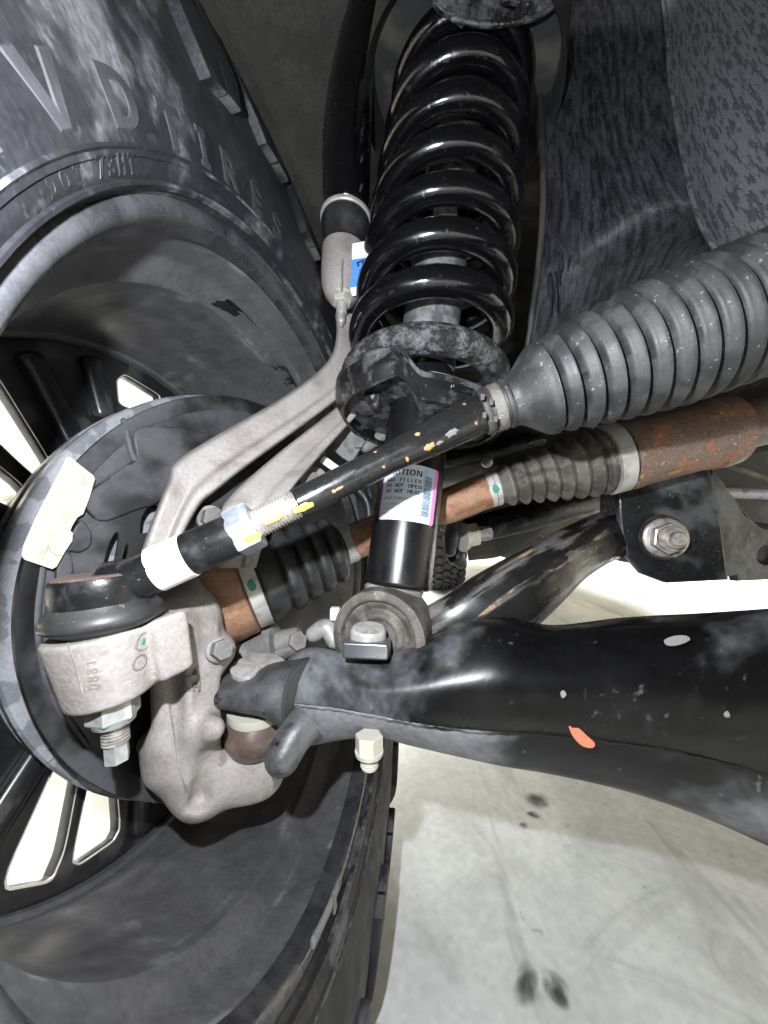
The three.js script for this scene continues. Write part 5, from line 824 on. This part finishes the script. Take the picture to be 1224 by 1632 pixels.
/* ------------------------------------------------------------------ inner arch panels at upper right */
{
  const t = thing('inner_arch_panel', 'streaked dusty black inner panel right of the coil spring', 'inner panel');
  const G = [ // rows down, columns across: px, py, depth
    [[848, -90, 0.47], [930, -90, 0.45], [1010, -90, 0.42], [1100, -90, 0.38], [1180, -90, 0.36]],
    [[856, 60, 0.43], [930, 60, 0.405], [1010, 60, 0.375], [1090, 60, 0.345], [1180, 60, 0.33]],
    [[862, 180, 0.41], [930, 180, 0.38], [1010, 190, 0.35], [1090, 190, 0.325], [1190, 200, 0.31]],
    [[866, 300, 0.395], [930, 300, 0.37], [1010, 300, 0.34], [1100, 300, 0.315], [1210, 320, 0.30]],
    [[862, 390, 0.395], [930, 385, 0.37], [1010, 360, 0.345], [1110, 350, 0.325], [1230, 380, 0.31]],
    [[852, 470, 0.40], [935, 450, 0.385], [1020, 420, 0.37], [1120, 405, 0.36], [1240, 430, 0.345]],
    [[840, 560, 0.415], [935, 540, 0.41], [1030, 510, 0.405], [1130, 490, 0.40], [1250, 500, 0.39]]];
  const rows = (d) => spline(G.map((r) => spline(r.map((q) => P(q[0], q[1], q[2] + d).toArray()), 8).flat()), 8).map((r) => { const o = []; for (let i = 0; i < r.length; i += 3) o.push(V(r[i], r[i + 1], r[i + 2])); return o; });
  const A = rows(0), B = rows(0.004);
  mesh('panel_sheet', gridGeo(A.map((r, i) => [...r, ...B[i].slice().reverse()]), true, true), M.feltDark, t);
  mesh('panel_edge', sweepV(A.filter((_, i) => i % 6 === 0).map((r) => [r[0], 0.0035]), { sub: 3, seg: 10 }), M.under, t);
  // frayed lower fringe
  const fr = []; for (let i = 0; i < 16; i++) { const x = 868 + rnd() * 40, y = 330 + rnd() * 130, d = lerp(0.393, 0.382, (x - 866) / 40) - 0.0012; fr.push(sweep([[x, y, d, 0.0012], [x - 1 + rnd() * 3, y + 16 + rnd() * 14, d, 0.0018], [x - 3 + rnd() * 6, y + 36 + rnd() * 22, d - 0.001, 0.0005]], { sub: 3, seg: 6 })); }
  const fm = mesh('frayed_fringe', mergeGeometries(fr), M.feltDark, t); fm.userData.kind = 'stuff';
  const f = thing('felt_splash_panel', 'grey speckled felt splash panel nearest the viewer at upper right', 'splash panel');
  const G2 = [
    [[1040, -110, 0.40], [1100, -110, 0.35], [1180, -110, 0.30], [1290, -110, 0.26], [1550, -110, 0.248]],
    [[1062, 30, 0.355], [1120, 30, 0.31], [1190, 30, 0.275], [1300, 30, 0.24], [1560, 30, 0.228]],
    [[1068, 120, 0.33], [1125, 120, 0.288], [1195, 120, 0.258], [1300, 120, 0.228], [1560, 120, 0.216]],
    [[1083, 213, 0.308], [1135, 213, 0.272], [1200, 213, 0.245], [1310, 213, 0.218], [1570, 213, 0.206]],
    [[1098, 290, 0.292], [1145, 290, 0.262], [1205, 290, 0.238], [1310, 290, 0.212], [1570, 290, 0.200]],
    [[1115, 349, 0.28], [1155, 349, 0.256], [1212, 349, 0.234], [1310, 349, 0.21], [1570, 349, 0.198]],
    [[1142, 400, 0.27], [1175, 402, 0.252], [1222, 400, 0.233], [1310, 400, 0.212], [1570, 400, 0.200]],
    [[1180, 438, 0.262], [1205, 446, 0.25], [1240, 450, 0.236], [1315, 450, 0.216], [1575, 450, 0.204]],
    [[1218, 464, 0.256], [1235, 470, 0.249], [1262, 474, 0.24], [1320, 480, 0.224], [1580, 490, 0.212]]];
  const rows2 = (d) => spline(G2.map((r) => spline(r.map((q) => P(q[0], q[1], q[2] + d).toArray()), 8).flat()), 8).map((r) => { const o = []; for (let i = 0; i < r.length; i += 3) o.push(V(r[i], r[i + 1], r[i + 2])); return o; });
  const A2 = rows2(0), B2 = rows2(0.005);
  mesh('felt_sheet', gridGeo(A2.map((r, i) => [...r, ...B2[i].slice().reverse()]), true, true), M.felt, f);
  mesh('felt_edge', sweepV(A2.filter((_, i) => i % 4 === 0).map((r) => [r[0], 0.002]), { sub: 3, seg: 10 }), M.felt, f);
  // torn plate hanging at the top of the spring
  const top = thing('top_mount_plate', 'torn grey metal edge hanging over the top of the coil spring', 'mount plate');
  mesh('plate_sheet', boxUV(plate([[668, -60], [690, 2], [708, 22], [722, 26], [738, 40], [745, 34], [790, 40], [820, 32], [850, 26], [880, 12], [894, -12], [894, -60]], P(780, 10, 0.33), V(0.05, -0.35, 0.93).normalize(), { depth: 0.004, bevel: 0.001, sub: 2, holes: [[[800, 8], [812, 2], [826, 6], [818, 16]]] })), M.perch, top);
  mesh('rolled_edge', sweep([[722, 30, 0.326, 0.002], [760, 38, 0.326, 0.0026], [800, 38, 0.326, 0.0026], [850, 28, 0.327, 0.0024], [886, 8, 0.33, 0.002]], { seg: 12 }), M.perch, top);
  const cup = thing('spring_tower', 'dark spring tower cup around the top of the coil', 'spring tower');
  mesh('tower_cup', revolve(D0, DD, [[0.535, 0.06], [0.535, 0.098], [0.5, 0.1], [0.49, 0.104], [0.57, 0.106], [0.57, 0.02]], { crease: 0.6 }), M.hidden, cup);
}

/* ------------------------------------------------------------------ small parts behind: brake line bracket, stabiliser link, covers */
{
  const t = thing('brake_line_bracket', 'small grey brake line bracket with bolt behind the damper tube', 'bracket');
  const n = V(-0.2, 0.1, 0.97).normalize(), C = P(552, 700, 0.385);
  mesh('bracket_plate', boxUV(plate([[520, 708], [545, 672], [566, 668], [582, 690], [580, 705], [560, 738], [546, 730]], C, n, { depth: 0.003, bevel: 0.0008, holes: [[[540, 706], [544, 710], [540, 715], [536, 711]]], holeSub: 4 })), M.greyPlastic, t);
  mesh('bracket_bolt', hexGeo(P(573, 706, 0.38), n, 0.012, 0.006), M.greyPlastic, t);
  mesh('white_clip', new RoundedBoxGeometry(0.021, 0.008, 0.007, 2, 0.002).applyMatrix4(new THREE.Matrix4().makeRotationZ(-0.62).setPosition(P(527, 741, 0.37))), M.white, t);
  mesh('brake_hose', sweep([[566, 690, 0.39, 0.004], [580, 672, 0.395, 0.004], [606, 660, 0.4, 0.004], [650, 662, 0.41, 0.004]], { seg: 12 }), M.greyPlastic, t);
  mesh('hose_fitting', sweep([[582, 712, 0.385, 0.006], [600, 700, 0.39, 0.007], [620, 690, 0.395, 0.006]], { seg: 14 }), M.greyPlastic, t);
  const c = thing('brake_caliper_bolt', 'pale capped bolt beside the upper arm web behind the tie rod', 'bolt');
  mesh('bolt_body', revolve(P(500, 760, 0.36), V(0.3, 0.5, 0.8), [[0, 0], [0, 0.013], [-0.02, 0.015], [-0.03, 0.015]].reverse(), { seg: 32 }), M.cast, c);
  mesh('bolt_face', hexGeo(P(494, 770, 0.352), V(0.2, 0.2, 0.95).normalize(), 0.018, 0.008), M.castDark, c);
  const cp = thing('grease_fitting', 'small white plastic fitting below the outer boot', 'fitting');
  mesh('fitting_body', sweep([[500, 1010, 0.34, 0.0075], [520, 1000, 0.338, 0.008], [532, 1020, 0.335, 0.0075]], { seg: 16 }), M.band, cp);
  mesh('fitting_tip', new RoundedBoxGeometry(0.009, 0.012, 0.008, 2, 0.002).translate(...P(534, 978, 0.335).toArray()), M.white, cp);

  const l = thing('stabiliser_link', 'black stabiliser bar end with creamy flanged nut right of the damper', 'stabiliser bar');
  mesh('bar', sweep([[748, 846, 0.475, 0.016, 0.012], [780, 838, 0.48, 0.018, 0.014], [830, 826, 0.49, 0.019], [880, 812, 0.505, 0.0195], [935, 798, 0.53, 0.02], [1000, 780, 0.57, 0.02]], { seg: 24 }), M.sleeve, l);
  const nd = V(-0.95, -0.12, 0.3).normalize(), q0 = P(758, 852, 0.462);
  const nut = mesh('link_nut', hexGeo(q0, nd, 0.027, 0.018, 0, 0.3), M.cream, l);
  mesh('nut_flange', revolve(q0, nd, [[0.014, 0], [0.014, 0.0165], [0.018, 0.0185], [0.021, 0.0185], [0.021, 0]], { seg: 40 }), M.cream, nut);
  mesh('link_thread', revolve(q0, nd, threadProf(-0.02, 0.004, 0.0095, 0.003, 0.0012)), M.steel, l);
  mesh('link_eye', sweep([[722, 838, 0.455, 0.007, 0.014], [719, 856, 0.455, 0.009, 0.018], [717, 878, 0.455, 0.007, 0.013]], { seg: 24, up: V(1, 0, 0) }), M.greyPlastic, l);
  mesh('link_boot', sweep([[728, 888, 0.47, 0.012], [734, 896, 0.47, 0.008]], { seg: 16 }), M.rubber, l);

  const u = thing('engine_undertray', 'sagging black undertray panel and muddy covers below the drive shaft', 'undertray');
  const tray = (pts, m, dd = 0.03) => mesh('tray_panel', loft(pts.map((r) => [P(r[0], r[1], r[4]), P(r[2], r[3], r[4]), P(r[2], r[3] - 6, r[4] + dd), P(r[0], r[1] - 6, r[4] + dd)]), { su: 6, sv: 3 }), m, u);
  tray([[730, 780, 745, 884, 0.66], [790, 770, 800, 876, 0.66], [845, 770, 850, 852, 0.66], [890, 770, 892, 822, 0.66]], M.under);
  tray([[840, 830, 850, 846, 0.72], [880, 800, 890, 866, 0.72], [930, 800, 938, 860, 0.72], [985, 790, 990, 835, 0.72]], M.tan);
  tray([[690, 760, 700, 838, 0.95], [800, 760, 805, 878, 0.95], [900, 770, 905, 884, 0.95], [1000, 780, 1003, 866, 0.95]], M.under, 0.05);
  tray([[800, 862, 792, 876, 1.05], [860, 866, 850, 888, 1.05], [920, 866, 900, 884, 1.05], [960, 850, 950, 876, 1.05]], M.sleeve, 0.05);
  tray([[1110, 690, 1120, 800, 0.62], [1170, 690, 1180, 838, 0.62], [1240, 690, 1240, 850, 0.62]], M.under, 0.03);
  mesh('tray_strut', sweep([[1150, 738, 0.52, 0.004], [1190, 752, 0.52, 0.004], [1250, 772, 0.52, 0.004]], { seg: 10 }), M.tan, u);
  mesh('tray_strut', sweep([[1150, 784, 0.56, 0.009], [1250, 788, 0.56, 0.009]], { seg: 12 }), M.rotor, u);
  mesh('tray_strut', sweep([[640, 740, 0.62, 0.012], [740, 730, 0.62, 0.012], [860, 700, 0.62, 0.012]], { seg: 12 }), M.sleeve, u);
  mesh('hose', sweep([[560, 770, 0.46, 0.006], [585, 800, 0.46, 0.006], [590, 850, 0.46, 0.006]], { seg: 12 }), M.rubber, u);
  mesh('fastener', new THREE.SphereGeometry(0.007, 16, 10).translate(...P(776, 736, 0.44).toArray()), M.zinc, u);
}

/* ------------------------------------------------------------------ rear tyre far behind */
{
  const t = thing('rear_tyre', 'small distant rear tyre with blocky tread standing on the floor', 'tyre');
  const d = 2.29, c = P(709, 935, d), R = 0.40, w = 0.105, C = V(c.x, R + 0.002, c.z - R * 0);
  C.z = -d - 0.02;
  const ax = V(1, 0, 0.12).normalize();
  mesh('tyre_carcass', revolve(C, ax, [[-w, 0.23], [-w - 0.008, 0.3], [-w, 0.36], [-w + 0.02, R - 0.006], [w - 0.02, R - 0.006], [w, 0.36], [w + 0.008, 0.3], [w, 0.23]], { seg: 80, crease: 0.7 }), M.rubber, t);
  const q = new THREE.Quaternion().setFromUnitVectors(V(1, 0, 0), ax), bl = [];
  for (let i = 0; i < 44; i++) for (let j = 0; j < 5; j++) {
    const a = (i + (j % 2) * 0.5 + (rnd() - 0.5) * 0.25) / 44 * 2 * Math.PI, x = lerp(-w + 0.022, w - 0.022, j / 4);
    const g = new THREE.CylinderGeometry(0.022 + rnd() * 0.003, 0.025, 0.014, 6).rotateY(rnd() * 6).scale(0.92, 1, 1.05);
    g.translate(0, R - 0.002, 0).rotateX(a).translate(x, 0, 0).applyQuaternion(q).translate(C.x, C.y, C.z); bl.push(g);
  }
  mesh('tread_blocks', mergeGeometries(bl), M.tyre, t).userData.kind = 'stuff';
  mesh('rear_wheel', revolve(C, ax, [[-0.08, 0.23], [-0.02, 0.2], [-0.01, 0.08], [-0.05, 0.06], [-0.05, 0]], { seg: 48 }), M.spoke, t);
}

renderer.render(scene, camera);
